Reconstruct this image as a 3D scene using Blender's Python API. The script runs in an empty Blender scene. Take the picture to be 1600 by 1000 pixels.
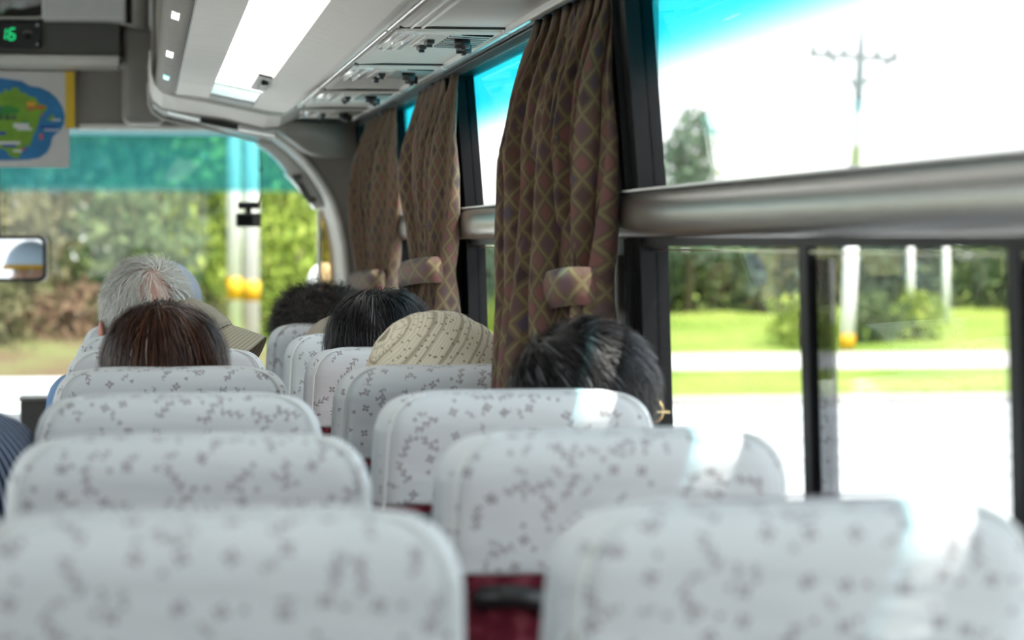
import bpy, bmesh, math, random
from mathutils import Vector, Matrix, Euler, noise
R = math.radians
PI = math.pi
S = bpy.context.scene
COL = S.collection

# ------------------------------------------------------------------ camera, sky, sun, exposure
cam_d = bpy.data.cameras.new('camera'); cam = bpy.data.objects.new('camera', cam_d); COL.objects.link(cam)
cam.location = (0, 0, 1.34)
cam.rotation_euler = (R(90 - 1.872), 0, R(-8.902))
cam_d.sensor_width = 36; cam_d.lens = 84.0
cam_d.clip_start = .05; cam_d.clip_end = 600
cam_d.dof.use_dof = True; cam_d.dof.focus_distance = 4.7; cam_d.dof.aperture_fstop = 4.2
S.camera = cam

world = bpy.data.worlds.new('world'); S.world = world; world.use_nodes = True
wn = world.node_tree; wn.nodes.clear()
wo = wn.nodes.new('ShaderNodeOutputWorld'); wb = wn.nodes.new('ShaderNodeBackground')
wt = wn.nodes.new('ShaderNodeTexCoord'); wx = wn.nodes.new('ShaderNodeSeparateXYZ'); wr = wn.nodes.new('ShaderNodeValToRGB')
wr.color_ramp.elements[0].position = 0.0; wr.color_ramp.elements[0].color = (1, 1, 1, 1)
wr.color_ramp.elements[1].position = .9; wr.color_ramp.elements[1].color = (.62, .80, 1, 1)
wn.links.new(wt.outputs['Generated'], wx.inputs[0]); wn.links.new(wx.outputs[2], wr.inputs[0])
wn.links.new(wr.outputs[0], wb.inputs[0]); wn.links.new(wb.outputs[0], wo.inputs[0])
wb.inputs[1].default_value = 1.25

sun_d = bpy.data.lights.new('sun', 'SUN'); sun = bpy.data.objects.new('sun', sun_d); COL.objects.link(sun)
sun_d.energy = 5.0; sun_d.angle = R(.6); sun_d.color = (1, .96, .88)
SUNV = Vector((1.0, -.75, 2.65)).normalized()
sun.rotation_euler = SUNV.to_track_quat('Z', 'Y').to_euler(); sun.location = (6, -5, 12)

S.view_settings.view_transform = 'Standard'; S.view_settings.look = 'None'
S.view_settings.gamma = 1.0; S.view_settings.use_curve_mapping = False
S.view_settings.exposure = 1.35
S.cycles.use_denoising = True
S.cycles.max_bounces = 10; S.cycles.diffuse_bounces = 5; S.cycles.transparent_max_bounces = 24
S.cycles.caustics_reflective = False; S.cycles.caustics_refractive = False
S.cycles.sample_clamp_indirect = 6

# ------------------------------------------------------------------ node helper
class NB:
    def __init__(s, name):
        s.m = bpy.data.materials.new(name); s.m.use_nodes = True
        s.t = s.m.node_tree; s.t.nodes.clear()
        s.out = s.t.nodes.new('ShaderNodeOutputMaterial')
    def n(s, ty, **kw):
        nd = s.t.nodes.new(ty)
        for k, v in kw.items(): setattr(nd, k, v)
        return nd
    def l(s, a, b): s.t.links.new(a, b)
    def put(s, sock, v):
        if isinstance(v, bpy.types.NodeSocket): s.l(v, sock)
        else: sock.default_value = v
    def M(s, op, a, b=0.0, c=None):
        nd = s.n('ShaderNodeMath', operation=op)
        s.put(nd.inputs[0], a); s.put(nd.inputs[1], b)
        if c is not None: s.put(nd.inputs[2], c)
        return nd.outputs[0]
    def V(s, op, a, b=(0, 0, 0), sc=None):
        nd = s.n('ShaderNodeVectorMath', operation=op)
        s.put(nd.inputs[0], a); s.put(nd.inputs[1], b)
        if sc is not None: s.put(nd.inputs['Scale'], sc)
        return nd.outputs['Value'] if op in ('LENGTH', 'DOT_PRODUCT') else nd.outputs[0]
    def sep(s, v):
        nd = s.n('ShaderNodeSeparateXYZ'); s.l(v, nd.inputs[0]); return nd.outputs
    def comb(s, x, y, z):
        nd = s.n('ShaderNodeCombineXYZ')
        for i, q in enumerate((x, y, z)): s.put(nd.inputs[i], q)
        return nd.outputs[0]
    def mix(s, f, a, b):
        nd = s.n('ShaderNodeMix', data_type='RGBA')
        s.put(nd.inputs[0], f); s.put(nd.inputs[6], c4(a)); s.put(nd.inputs[7], c4(b)); return nd.outputs[2]
    def noise(s, vec, scale, detail=3, rough=.55):
        nd = s.n('ShaderNodeTexNoise'); nd.inputs['Scale'].default_value = scale
        nd.inputs['Detail'].default_value = detail; nd.inputs['Roughness'].default_value = rough
        if vec is not None: s.l(vec, nd.inputs['Vector'])
        return nd.outputs[0]
    def co(s, w='Object'): return s.n('ShaderNodeTexCoord').outputs[w]
    def ramp(s, f, pts):
        nd = s.n('ShaderNodeValToRGB'); e = nd.color_ramp.elements
        while len(e) < len(pts): e.new(.5)
        for q, (p, c) in zip(e, pts): q.position = p; q.color = c4(c)
        s.l(f, nd.inputs[0]); return nd.outputs[0]
    def bsdf(s, col, rough=.6, metal=0, spec=.5, bump=None, bs=.2, bd=.01, **kw):
        b = s.n('ShaderNodeBsdfPrincipled')
        s.put(b.inputs['Base Color'], c4(col)); s.put(b.inputs['Roughness'], rough)
        s.put(b.inputs['Metallic'], metal); b.inputs['Specular IOR Level'].default_value = spec
        for k, v in kw.items(): s.put(b.inputs[k], v)
        if bump is not None:
            bn = s.n('ShaderNodeBump'); bn.inputs['Strength'].default_value = bs; bn.inputs['Distance'].default_value = bd
            s.l(bump, bn.inputs['Height']); s.l(bn.outputs[0], b.inputs['Normal'])
        s.l(b.outputs[0], s.out.inputs[0]); return s.m

def c4(c):
    if isinstance(c, bpy.types.NodeSocket): return c
    return tuple(c) if len(c) == 4 else (c[0], c[1], c[2], 1)

def plain(name, col, rough=.6, metal=0, spec=.5, nscale=25, nstr=.06, bs=0.0, **kw):
    b = NB(name); co = b.co()
    nz = b.noise(co, nscale)
    c2 = tuple(max(0, x * (1 - nstr * 2)) for x in col[:3])
    return b.bsdf(b.mix(nz, c2, col), rough, metal, spec, bump=nz if bs else None, bs=bs, bd=.003, **kw)

MAT = {}
MAT['plastic_grey'] = plain('warm_grey_plastic', (.36, .34, .31), .42)
MAT['plastic_dark'] = plain('dark_grey_plastic', (.12, .117, .105), .5)
MAT['plastic_light'] = plain('pale_beige_plastic', (.74, .72, .66), .4)
MAT['console_beige'] = plain('beige_console_plastic', (.82, .79, .72), .5, 0, .35)
MAT['brown_grey'] = plain('taupe_moulded_panel', (.27, .25, .22), .5)
MAT['pillar'] = plain('pinkish_grey_pillar_trim', (.55, .50, .48), .5)
MAT['white_plastic'] = plain('white_plastic', (.82, .81, .78), .3)
MAT['gloss_white'] = plain('glossy_white_strip', (.92, .91, .88), .15, spec=.8)
MAT['rubber'] = plain('black_rubber', (.007, .007, .008), .45, 0, .18)
MAT['black'] = plain('black_plastic', (.015, .015, .016), .4)
MAT['floor'] = plain('grey_floor_vinyl', (.12, .12, .13), .6, nscale=60)
MAT['shell'] = plain('bus_body_lining', (.5, .48, .45), .6)
MAT['roof_white'] = plain('white_roof_lining', (.88, .88, .86), .6)
MAT['chrome'] = plain('polished_chrome', (.75, .75, .75), .12, 1.0)
MAT['maroon'] = None
MAT['skin'] = plain('skin', (.52, .30, .21), .5, nscale=12, nstr=.1)
MAT['skin_red'] = plain('reddish_skin', (.52, .20, .14), .5)
MAT['scalp'] = plain('pink_scalp', (.60, .34, .27), .5)
MAT['eye'] = plain('eye_white', (.8, .8, .78), .2)
MAT['yellow'] = plain('yellow_tape', (.75, .50, .03), .5)
MAT['yellow_band'] = plain('yellow_reflective_band', (.72, .38, .0), .6)
MAT['pole_white'] = plain('white_painted_concrete', (.80, .79, .76), .7, nscale=3)
MAT['pole_grey'] = plain('weathered_concrete', (.20, .22, .22), .8, nscale=2)
MAT['gold'] = plain('gold_wire', (.75, .55, .25), .25, 1.0)
MAT['paper'] = plain('white_paper', (.66, .64, .62), .7)
MAT['map_blue'] = plain('map_sea_blue', (.03, .24, .55), .6, nscale=14, nstr=.25)
MAT['map_green'] = plain('map_land_green', (.26, .50, .04), .6, nscale=22, nstr=.3)
MAT['map_dark'] = plain('map_forest_green', (.05, .27, .05), .6)
MAT['map_ink'] = plain('map_ink', (.03, .07, .10), .6)
MAT['map_navy'] = plain('map_navy_label', (.02, .07, .35), .6)
MAT['map_white'] = plain('map_white_label', (.75, .75, .75), .6)
MAT['map_red'] = plain('map_red_mark', (.65, .09, .05), .6)
MAT['map_orange'] = plain('map_orange_label', (.75, .38, .05), .6)

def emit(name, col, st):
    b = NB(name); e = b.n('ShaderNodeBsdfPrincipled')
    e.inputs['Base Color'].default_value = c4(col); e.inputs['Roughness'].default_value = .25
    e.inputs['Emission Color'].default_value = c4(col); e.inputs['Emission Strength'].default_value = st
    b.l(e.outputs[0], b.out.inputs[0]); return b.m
MAT['lamp'] = emit('glowing_white_strip', (1, .98, .94), 1.1)
MAT['lens'] = emit('glowing_reflection', (1, 1, 1), 2.0)  # glowing white that imitates reflections along the grab edge
MAT['reflection_teal'] = emit('teal_glowing_reflection', (.25, .8, .85), .5)  # teal version of the glowing reflection patch
MAT['led_green'] = emit('green_led', (.01, .8, .25), .45)

def glass(name, tint_lo, tint_hi=None, z0=0, z1=1, gloss=.06, rough=.0, film=0):
    """window glass: clear below, sun band above (z in object space = bus height)"""
    b = NB(name)
    if tint_hi is None: col = c4(tint_lo)
    else:
        z = b.sep(b.co())[2]
        f = b.n('ShaderNodeMapRange'); f.interpolation_type = 'SMOOTHSTEP'
        b.l(z, f.inputs[0]); f.inputs[1].default_value = z0; f.inputs[2].default_value = z1
        col = b.mix(f.outputs[0], tint_lo, tint_hi)
    tr = b.n('ShaderNodeBsdfTransparent'); b.put(tr.inputs[0], col)
    if film:      # teal translucent layer that puts veiling haze over the sun band
        tl = b.n('ShaderNodeBsdfTranslucent'); tl.inputs[0].default_value = (.22, .75, .72, 1)
        m2 = b.n('ShaderNodeMixShader'); b.l(b.M('MULTIPLY', f.outputs[0], film), m2.inputs[0]); b.l(tr.outputs[0], m2.inputs[1]); b.l(tl.outputs[0], m2.inputs[2]); tr = m2
    gl = b.n('ShaderNodeBsdfGlossy'); gl.inputs['Roughness'].default_value = rough
    lw = b.n('ShaderNodeLayerWeight'); lw.inputs[0].default_value = .25
    fa = b.M('MINIMUM', b.M('ADD', b.M('MULTIPLY', lw.outputs['Fresnel'], .35), gloss * .3), .35)
    mx = b.n('ShaderNodeMixShader'); b.l(fa, mx.inputs[0]); b.l(tr.outputs[0], mx.inputs[1]); b.l(gl.outputs[0], mx.inputs[2])
    b.l(mx.outputs[0], b.out.inputs[0]); return b.m
MAT['glass_side'] = glass('side_glass_with_teal_sun_band', (.98, .99, .99), (.11, .69, .77), 1.565, 1.67)
MAT['glass_clear'] = glass('clear_side_glass', (.97, .985, .98))
MAT['glass_front'] = glass('windscreen_glass_with_green_sun_band', (.96, .97, .95), (.35, .66, .70), 1.515, 1.555, film=.09)
MAT['glass_grey'] = glass('smoked_sash_edge', (.45, .46, .48), gloss=.3)
MAT['glass_amber'] = glass('brown_quarter_glass', (.66, .55, .40))

def brushed(name, c1, c2, sx, sy, sz, rough=.35, metal=.0, spec=.5):
    b = NB(name)
    v = b.V('MULTIPLY', b.co(), (sx, sy, sz))
    nz = b.noise(v, 1.0, 4, .6)
    return b.bsdf(b.mix(nz, c1, c2), rough, metal, spec, bump=nz, bs=.15, bd=.001)
MAT['brushed'] = brushed('brushed_beige_laminate', (.50, .47, .41), (.94, .92, .86), 8, 330, 30, .5, 0, .35)
MAT['alu'] = brushed('satin_aluminium_rail', (.36, .35, .33), (.47, .46, .44), 4, 2, 400, .27, 1.0)
MAT['tan'] = brushed('satin_taupe_grab_tube', (.22, .20, .17), (.30, .27, .23), 30, 40, 30, .55, 0, .12)

def maroon():
    b = NB('maroon_velvet'); co = b.co()
    n1 = b.noise(co, 26, 3); n2 = b.noise(b.V('MULTIPLY', co, (1, 1, 4)), 60, 2)
    c = b.ramp(n1, [(.35, (.075, .008, .018)), (.52, (.16, .018, .035)), (.62, (.26, .06, .08))])
    return b.bsdf(c, .85, 0, .2, bump=n2, bs=.2, bd=.003)
MAT['maroon'] = maroon()

def floral():
    b = NB('white_jacquard_sprig_cover')
    uv = b.n('ShaderNodeUVMap').outputs[0]
    oi = b.n('ShaderNodeObjectInfo').outputs['Random']
    off = b.comb(b.M('MULTIPLY', oi, 7.3), b.M('MULTIPLY', oi, 3.1), 0.0)
    P = b.V('ADD', uv, off)
    def cell(scale, rnd, sh):
        q = b.V('ADD', b.V('SCALE', P, sc=scale), (sh, sh * .7, 0))
        v = b.n('ShaderNodeTexVoronoi', voronoi_dimensions='2D', feature='F1')
        v.inputs['Scale'].default_value = 1; v.inputs['Randomness'].default_value = rnd
        b.l(q, v.inputs['Vector'])
        d = b.V('SUBTRACT', q, v.outputs['Position'])
        cs = b.n('ShaderNodeSeparateColor'); b.l(v.outputs['Color'], cs.inputs[0])
        vr = b.n('ShaderNodeVectorRotate', rotation_type='Z_AXIS'); b.l(d, vr.inputs['Vector'])
        b.l(b.M('MULTIPLY', cs.outputs[0], 6.283), vr.inputs['Angle'])
        x, y, _ = b.sep(vr.outputs[0])
        return x, y, cs.outputs[1], cs.outputs[2]
    def flower(x, y, r0, r1, hole, k):
        r = b.M('SQRT', b.M('ADD', b.M('MULTIPLY', x, x), b.M('MULTIPLY', y, y)))
        th = b.M('ARCTAN2', y, x)
        pet = b.M('ADD', b.M('MULTIPLY', b.M('ABSOLUTE', b.M('COSINE', b.M('MULTIPLY', th, k))), r1), r0)
        return b.M('MULTIPLY', b.M('LESS_THAN', r, pet), b.M('GREATER_THAN', r, hole))
    def twig(x, y, L):
        y2 = b.M('SUBTRACT', y, b.M('MULTIPLY', b.M('SINE', b.M('MULTIPLY', x, 5.0)), .07))
        ins = b.M('LESS_THAN', b.M('ABSOLUTE', x), L)
        stem = b.M('MULTIPLY', b.M('LESS_THAN', b.M('ABSOLUTE', y2), .026), ins)
        sgn = b.M('SIGN', y2)
        xs = b.M('ADD', b.M('MULTIPLY', sgn, .06), x)
        a = b.M('SUBTRACT', b.M('FRACT', b.M('MULTIPLY', b.M('SUBTRACT', xs, b.M('ABSOLUTE', y2)), 3.6)), .5)
        dy = b.M('DIVIDE', b.M('SUBTRACT', b.M('ABSOLUTE', y2), .085), .062)
        da = b.M('DIVIDE', a, .22)
        leaf = b.M('LESS_THAN', b.M('ADD', b.M('MULTIPLY', da, da), b.M('MULTIPLY', dy, dy)), 1.0)
        return b.M('MAXIMUM', stem, b.M('MULTIPLY', leaf, ins))
    x, y, g, bl = cell(26, .85, 0)
    f1 = b.M('MULTIPLY', flower(x, y, .05, .13, .035, 2), b.M('GREATER_THAN', g, .5))
    t1 = b.M('MULTIPLY', twig(x, y, .42), b.M('LESS_THAN', g, .5))
    x2, y2, g2, b2 = cell(38, .95, 3.7)
    f2 = b.M('MULTIPLY', flower(x2, y2, .05, .09, .0, 1.5), b.M('GREATER_THAN', g2, .6))
    t2 = b.M('MULTIPLY', twig(x2, y2, .26), b.M('LESS_THAN', g2, .3))
    m = b.M('MAXIMUM', b.M('MAXIMUM', f1, t1), b.M('MAXIMUM', f2, t2))
    # motif only on the front and back panels, not on the plain side gussets (uv.z carries nothing, so use u range)
    u = b.sep(uv)[0]
    m = b.M('MULTIPLY', m, b.M('LESS_THAN', b.M('ABSOLUTE', b.M('SUBTRACT', b.M('FRACT', b.M('ADD', u, .5)), .5)), .192))
    nz = b.noise(uv, 9, 2)
    base = b.mix(nz, (.66, .70, .72), (.75, .775, .79))
    col = b.mix(b.M('MULTIPLY', m, .78), base, (.27, .235, .255))
    wv = b.noise(b.V('MULTIPLY', uv, (1, 3, 1)), 7, 2)
    return b.bsdf(col, .75, 0, .25, bump=wv, bs=.5, bd=.012)
MAT['cover'] = floral()
MAT['cover_plain'] = plain('white_cotton_side_gusset', (.72, .76, .76), .8, nscale=200, nstr=.03)
MAT['piping'] = plain('white_piping', (.80, .82, .80), .7)

def curtain_mat():
    b = NB('brown_diamond_brocade')
    uv = b.n('ShaderNodeUVMap').outputs[0]
    u, v, _ = b.sep(uv)
    a = b.M('ADD', b.M('DIVIDE', u, .044), b.M('DIVIDE', v, .052))
    c = b.M('SUBTRACT', b.M('DIVIDE', u, .044), b.M('DIVIDE', v, .052))
    fa = b.M('ABSOLUTE', b.M('SUBTRACT', b.M('FRACT', a), .5)); fc = b.M('ABSOLUTE', b.M('SUBTRACT', b.M('FRACT', c), .5))
    line = b.M('GREATER_THAN', b.M('MAXIMUM', fa, fc), .425)
    cellid = b.comb(b.M('FLOOR', a), b.M('FLOOR', c), 0.0)
    wn_ = b.n('ShaderNodeTexWhiteNoise', noise_dimensions='2D'); b.l(cellid, wn_.inputs['Vector'])
    inner = b.ramp(wn_.outputs[0], [(0, (.06, .04, .045)), (.3, (.17, .085, .06)), (.55, (.085, .07, .10)), (.8, (.24, .10, .085))])
    inner = b.mix(b.M('GREATER_THAN', b.M('MAXIMUM', fa, fc), .28), inner, (.16, .10, .065))
    col = b.mix(line, inner, (.25, .20, .095))
    nz = b.noise(uv, 300, 2)
    p = b.n('ShaderNodeBsdfPrincipled'); b.l(col, p.inputs['Base Color']); p.inputs['Roughness'].default_value = .75
    p.inputs['Sheen Weight'].default_value = .2
    bn = b.n('ShaderNodeBump'); bn.inputs['Strength'].default_value = .3; bn.inputs['Distance'].default_value = .001
    b.l(nz, bn.inputs['Height']); b.l(bn.outputs[0], p.inputs['Normal'])
    tl = b.n('ShaderNodeBsdfTranslucent'); b.l(b.mix(.5, col, (.5, .26, .16)), tl.inputs[0])
    ms = b.n('ShaderNodeMixShader'); ms.inputs[0].default_value = .25
    b.l(p.outputs[0], ms.inputs[1]); b.l(tl.outputs[0], ms.inputs[2]); b.l(ms.outputs[0], b.out.inputs[0])
    return b.m
MAT['curtain'] = curtain_mat()

def hair_mat(name, stops, rough=.38, spec=.5):
    b = NB(name); u = b.sep(b.n('ShaderNodeUVMap').outputs[0])[0]
    return b.bsdf(b.ramp(u, stops), rough, 0, spec)
MAT['hair_black'] = hair_mat('black_hair_few_grey', [(0, (.004, .004, .005)), (.75, (.014, .012, .012)), (.95, (.07, .07, .08)), (1, (.22, .22, .23))], .45, .22)
MAT['hair_black2'] = hair_mat('blue_black_hair', [(0, (.003, .003, .004)), (.85, (.012, .011, .012)), (.97, (.03, .03, .035)), (1, (.14, .14, .16))], .42, .25)
MAT['hair_curly'] = hair_mat('soft_dark_curls', [(0, (.006, .005, .005)), (.7, (.028, .022, .020)), (1, (.16, .14, .13))], .5)
MAT['hair_brown'] = hair_mat('dyed_brown_hair', [(0, (.014, .006, .004)), (.55, (.05, .018, .010)), (.93, (.17, .065, .032)), (1, (.40, .32, .26))], .42, .3)
MAT['hair_white'] = hair_mat('white_hair', [(0, (.38, .38, .34)), (.6, (.62, .61, .56)), (1, (.88, .87, .83))], .5)

def cloth(name, col, nscale=180, rough=.85, bs=.35):
    b = NB(name); co = b.co(); nz = b.noise(co, nscale, 2); n2 = b.noise(co, 14, 2)
    return b.bsdf(b.mix(n2, tuple(x * .8 for x in col), col), rough, 0, .2, bump=nz, bs=bs, bd=.002)
MAT['shirt_blue'] = cloth('pale_blue_cotton', (.22, .36, .58))
MAT['shirt_white'] = cloth('white_cotton', (.7, .7, .72))
MAT['shirt_olive'] = cloth('olive_cotton', (.25, .24, .17))
MAT['shirt_pink'] = cloth('dusty_pink_cotton', (.5, .26, .27))
MAT['shirt_dark'] = cloth('dark_cotton', (.05, .05, .07))
MAT['trousers'] = cloth('dark_trousers', (.045, .045, .055))
MAT['cap_white'] = cloth('white_cap_twill', (.62, .72, .86))
MAT['cap_beige'] = cloth('beige_hat_linen', (.36, .32, .25), 120)
MAT['cap_beige2'] = cloth('light_beige_cap', (.42, .37, .30), 120)

def striped():
    b = NB('navy_and_white_pinstripe'); x, y, z = b.sep(b.co())
    s = b.M('FRACT', b.M('MULTIPLY', b.M('ADD', y, b.M('ADD', b.M('MULTIPLY', z, .55), b.M('MULTIPLY', x, .8))), 95))
    return b.bsdf(b.mix(b.M('GREATER_THAN', s, .68), (.025, .035, .075), (.30, .36, .46)), .8, 0, .2)
MAT['striped'] = striped()

def knit():
    b = NB('cream_openwork_knit'); uv = b.n('ShaderNodeUVMap').outputs[0]; u, v, _ = b.sep(uv)
    # v: 0..1 band index across the hat, u: metres along the band
    wz = b.noise(b.co(), 18, 2); v = b.M('ADD', v, b.M('MULTIPLY', wz, .035)); rows = b.M('FRACT', b.M('MULTIPLY', v, 60)); st = b.M('FRACT', b.M('MULTIPLY', u, 330))
    dots = b.M('MULTIPLY', b.M('LESS_THAN', b.M('FRACT', b.M('MULTIPLY', v, 6.5)), .15), b.M('LESS_THAN', st, .55))
    bands2 = b.M('MULTIPLY', b.M('LESS_THAN', b.M('ABSOLUTE', b.M('SUBTRACT', b.M('FRACT', b.M('MULTIPLY', v, 6.5)), .42)), .05), b.M('LESS_THAN', st, .45))
    fine = b.M('MULTIPLY', b.M('GREATER_THAN', rows, .70), .28)
    vo = b.n('ShaderNodeTexVoronoi', voronoi_dimensions='2D'); vo.inputs['Scale'].default_value = 1
    b.l(b.comb(b.M('MULTIPLY', u, 70), b.M('MULTIPLY', v, 20), 0.0), vo.inputs['Vector'])
    holes = b.M('LESS_THAN', vo.outputs['Distance'], .13)
    dark = b.M('MAXIMUM', b.M('MAXIMUM', dots, bands2), b.M('MAXIMUM', fine, holes))
    col = b.mix(dark, (.80, .74, .58), (.24, .19, .12))
    h = b.M('SUBTRACT', 1.0, dark)
    return b.bsdf(col, .9, 0, .15, bump=h, bs=.6, bd=.003)
MAT['knit'] = knit()

def stitched():
    b = NB('beige_brim_stitched'); u, v, _ = b.sep(b.n('ShaderNodeUVMap').outputs[0])
    s = b.M('GREATER_THAN', b.M('FRACT', b.M('MULTIPLY', v, 11)), .72)
    return b.bsdf(b.mix(s, (.43, .385, .29), (.28, .25, .19)), .9, 0, .15)
MAT['brim'] = stitched()

def leafmat(name, c1, c2, c3):
    b = NB(name); u = b.sep(b.n('ShaderNodeUVMap').outputs[0])[0]
    col = b.ramp(u, [(0, c1), (.5, c2), (1, c3)])
    d = b.n('ShaderNodeBsdfDiffuse'); b.l(col, d.inputs[0])
    t = b.n('ShaderNodeBsdfTranslucent'); b.l(col, t.inputs[0])
    m = b.n('ShaderNodeMixShader'); m.inputs[0].default_value = .3
    b.l(d.outputs[0], m.inputs[1]); b.l(t.outputs[0], m.inputs[2]); b.l(m.outputs[0], b.out.inputs[0]); return b.m
MAT['leaf_lime'] = leafmat('lime_foliage', (.14, .20, .04), (.28, .36, .07), (.50, .56, .14))
MAT['leaf_green'] = leafmat('mid_green_foliage', (.05, .09, .04), (.11, .16, .07), (.21, .26, .12))
MAT['leaf_olive'] = leafmat('olive_foliage', (.08, .085, .045), (.16, .155, .08), (.28, .25, .14))
MAT['leaf_dark'] = leafmat('dark_foliage', (.03, .055, .04), (.065, .10, .07), (.12, .16, .11))
MAT['leaf_blue'] = leafmat('hazy_green_foliage', (.11, .17, .13), (.19, .26, .19), (.30, .37, .26))
MAT['bark'] = plain('grey_brown_bark', (.22, .17, .12), .9, nscale=6, nstr=.3)

def groundmat(name, c1, c2, sc, c3=None):
    b = NB(name); co = b.co(); n1 = b.noise(co, sc, 4); n2 = b.noise(co, sc * 7, 2)
    col = b.ramp(n1, [(.35, c1), (.62, c2)])
    col = b.mix(b.M('MULTIPLY', n2, .35), col, c3 or c2)
    return b.bsdf(col, .95, 0, .1)
MAT['grass'] = groundmat('sunlit_grass', (.12, .20, .02), (.26, .31, .06), .35, (.31, .34, .09))
MAT['earth'] = groundmat('brown_earth_bank', (.10, .065, .04), (.12, .125, .05), .9, (.13, .12, .06))
MAT['concrete'] = groundmat('pale_concrete', (.44, .40, .37), (.52, .48, .45), .3)
MAT['kerb'] = groundmat('kerb_stone', (.36, .34, .31), (.44, .42, .38), 1.0)
def roadmat():
    b = NB('sun_bleached_road'); co = b.co()
    st = b.noise(b.V('MULTIPLY', co, (.12, 1.2, 1)), 1.0, 4, .6)
    col = b.ramp(st, [(.36, (.22, .22, .23)), (.47, (.46, .46, .45)), (.7, (.54, .53, .52))])
    return b.bsdf(col, .9, 0, .2)
MAT['road'] = roadmat()

# ------------------------------------------------------------------ object helpers
def link(name, bm, mat, parent=None, smooth=True, kind=None):
    me = bpy.data.meshes.new(name); bm.normal_update(); bm.to_mesh(me); bm.free()
    if smooth:
        for p in me.polygons: p.use_smooth = True
    if mat is not None: me.materials.append(MAT[mat] if isinstance(mat, str) else mat)
    o = bpy.data.objects.new(name, me); COL.objects.link(o)
    if parent is not None: o.parent = parent
    if kind: o['kind'] = kind
    return o
def sharp(o, ang=35):
    me = o.data
    bm = bmesh.new(); bm.from_mesh(me)
    for e in bm.edges:
        if len(e.link_faces) == 2 and e.calc_face_angle(0) > R(ang): e.smooth = False
    bm.to_mesh(me); bm.free(); return o
def root(name, loc=(0, 0, 0), rz=0, label=None, cat=None, group=None, kind=None):
    o = bpy.data.objects.new(name, None); COL.objects.link(o); o.empty_display_size = .05
    o.location = loc; o.rotation_euler = (0, 0, rz)
    return tag(o, label, cat, group, kind)
def tag(o, label=None, cat=None, group=None, kind=None):
    if label: o['label'] = label
    if cat: o['category'] = cat
    if group: o['group'] = group
    if kind: o['kind'] = kind
    return o
def dup(o, parent=None):
    c = o.copy(); COL.objects.link(c)
    if parent is not None: c.parent = parent
    for ch in list(o.children): dup(ch, c)
    return c

def box(bm, x0, x1, y0, y1, z0, z1, bev=0, seg=2):
    vs = [bm.verts.new((x, y, z)) for x in (x0, x1) for y in (y0, y1) for z in (z0, z1)]
    fs = []
    for q in ((0, 1, 3, 2), (4, 6, 7, 5), (0, 4, 5, 1), (2, 3, 7, 6), (0, 2, 6, 4), (1, 5, 7, 3)):
        fs.append(bm.faces.new([vs[i] for i in q]))
    if bev:
        es = {e for f in fs for e in f.edges}
        bmesh.ops.bevel(bm, geom=list(es), offset=bev, segments=seg, affect='EDGES', profile=.5)
    return vs
def mbox(*a, **k):
    bm = bmesh.new(); box(bm, *a, **k); return bm
def prism(bm, pts, y0, y1, axis='y'):
    """closed polygon pts (a,b) extruded: axis y -> (a,y,b); x -> (x,a,b); z -> (a,b,z)"""
    f = {'y': lambda p, t: (p[0], t, p[1]), 'x': lambda p, t: (t, p[0], p[1]), 'z': lambda p, t: (p[0], p[1], t)}[axis]
    A = [bm.verts.new(f(p, y0)) for p in pts]; B = [bm.verts.new(f(p, y1)) for p in pts]
    n = len(pts)
    for i in range(n): bm.faces.new((A[i], A[(i + 1) % n], B[(i + 1) % n], B[i]))
    bm.faces.new(A[::-1]); bm.faces.new(B)
    bmesh.ops.recalc_face_normals(bm, faces=bm.faces)
def mprism(pts, y0, y1, axis='y'):
    bm = bmesh.new(); prism(bm, pts, y0, y1, axis); return bm
def tube(bm, pts, r, n=10, caps=True):
    pts = [Vector(p) for p in pts]; rs = r if isinstance(r, (list, tuple)) else [r] * len(pts)
    rings = []; up = None
    for i, p in enumerate(pts):
        t = (pts[min(i + 1, len(pts) - 1)] - pts[max(i - 1, 0)]).normalized()
        if up is None: up = Vector((0, 0, 1)) if abs(t.z) < .9 else Vector((1, 0, 0))
        s = t.cross(up).normalized(); up = s.cross(t).normalized()
        rings.append([bm.verts.new(p + (s * math.cos(2 * PI * k / n) + up * math.sin(2 * PI * k / n)) * rs[i]) for k in range(n)])
    for a, b in zip(rings, rings[1:]):
        for k in range(n): bm.faces.new((a[k], a[(k + 1) % n], b[(k + 1) % n], b[k]))
    if caps: bm.faces.new(rings[0][::-1]); bm.faces.new(rings[-1])
def ell(bm, c, r, M=None, sub=3):
    g = bmesh.ops.create_icosphere(bm, subdivisions=sub, radius=1)['verts']
    for v in g:
        p = Vector((v.co.x * r[0], v.co.y * r[1], v.co.z * r[2])) + Vector(c)
        v.co = M @ p if M else p
    return g
def tcap(bm, p0, p1, r0, r1, M=None, n=14):
    p0 = Vector(p0); p1 = Vector(p1)
    if M: p0 = M @ p0; p1 = M @ p1
    d = (p1 - p0).normalized(); pts = []; rs = []
    for k in range(5):
        a = PI / 2 * k / 4; pts.append(p0 - d * r0 * math.cos(a)); rs.append(max(r0 * math.sin(a), .0006))
    for k in range(5):
        a = PI / 2 * k / 4; pts.append(p1 + d * r1 * math.sin(a)); rs.append(max(r1 * math.cos(a), .0006))
    tube(bm, pts, rs, n)
def cyl(bm, c, r, h, axis='z', n=24, r2=None):
    c = Vector(c); d = {'x': Vector((1, 0, 0)), 'y': Vector((0, 1, 0)), 'z': Vector((0, 0, 1))}[axis]
    tube(bm, [c - d * h / 2, c + d * h / 2], [r, r if r2 is None else r2], n)

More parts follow.
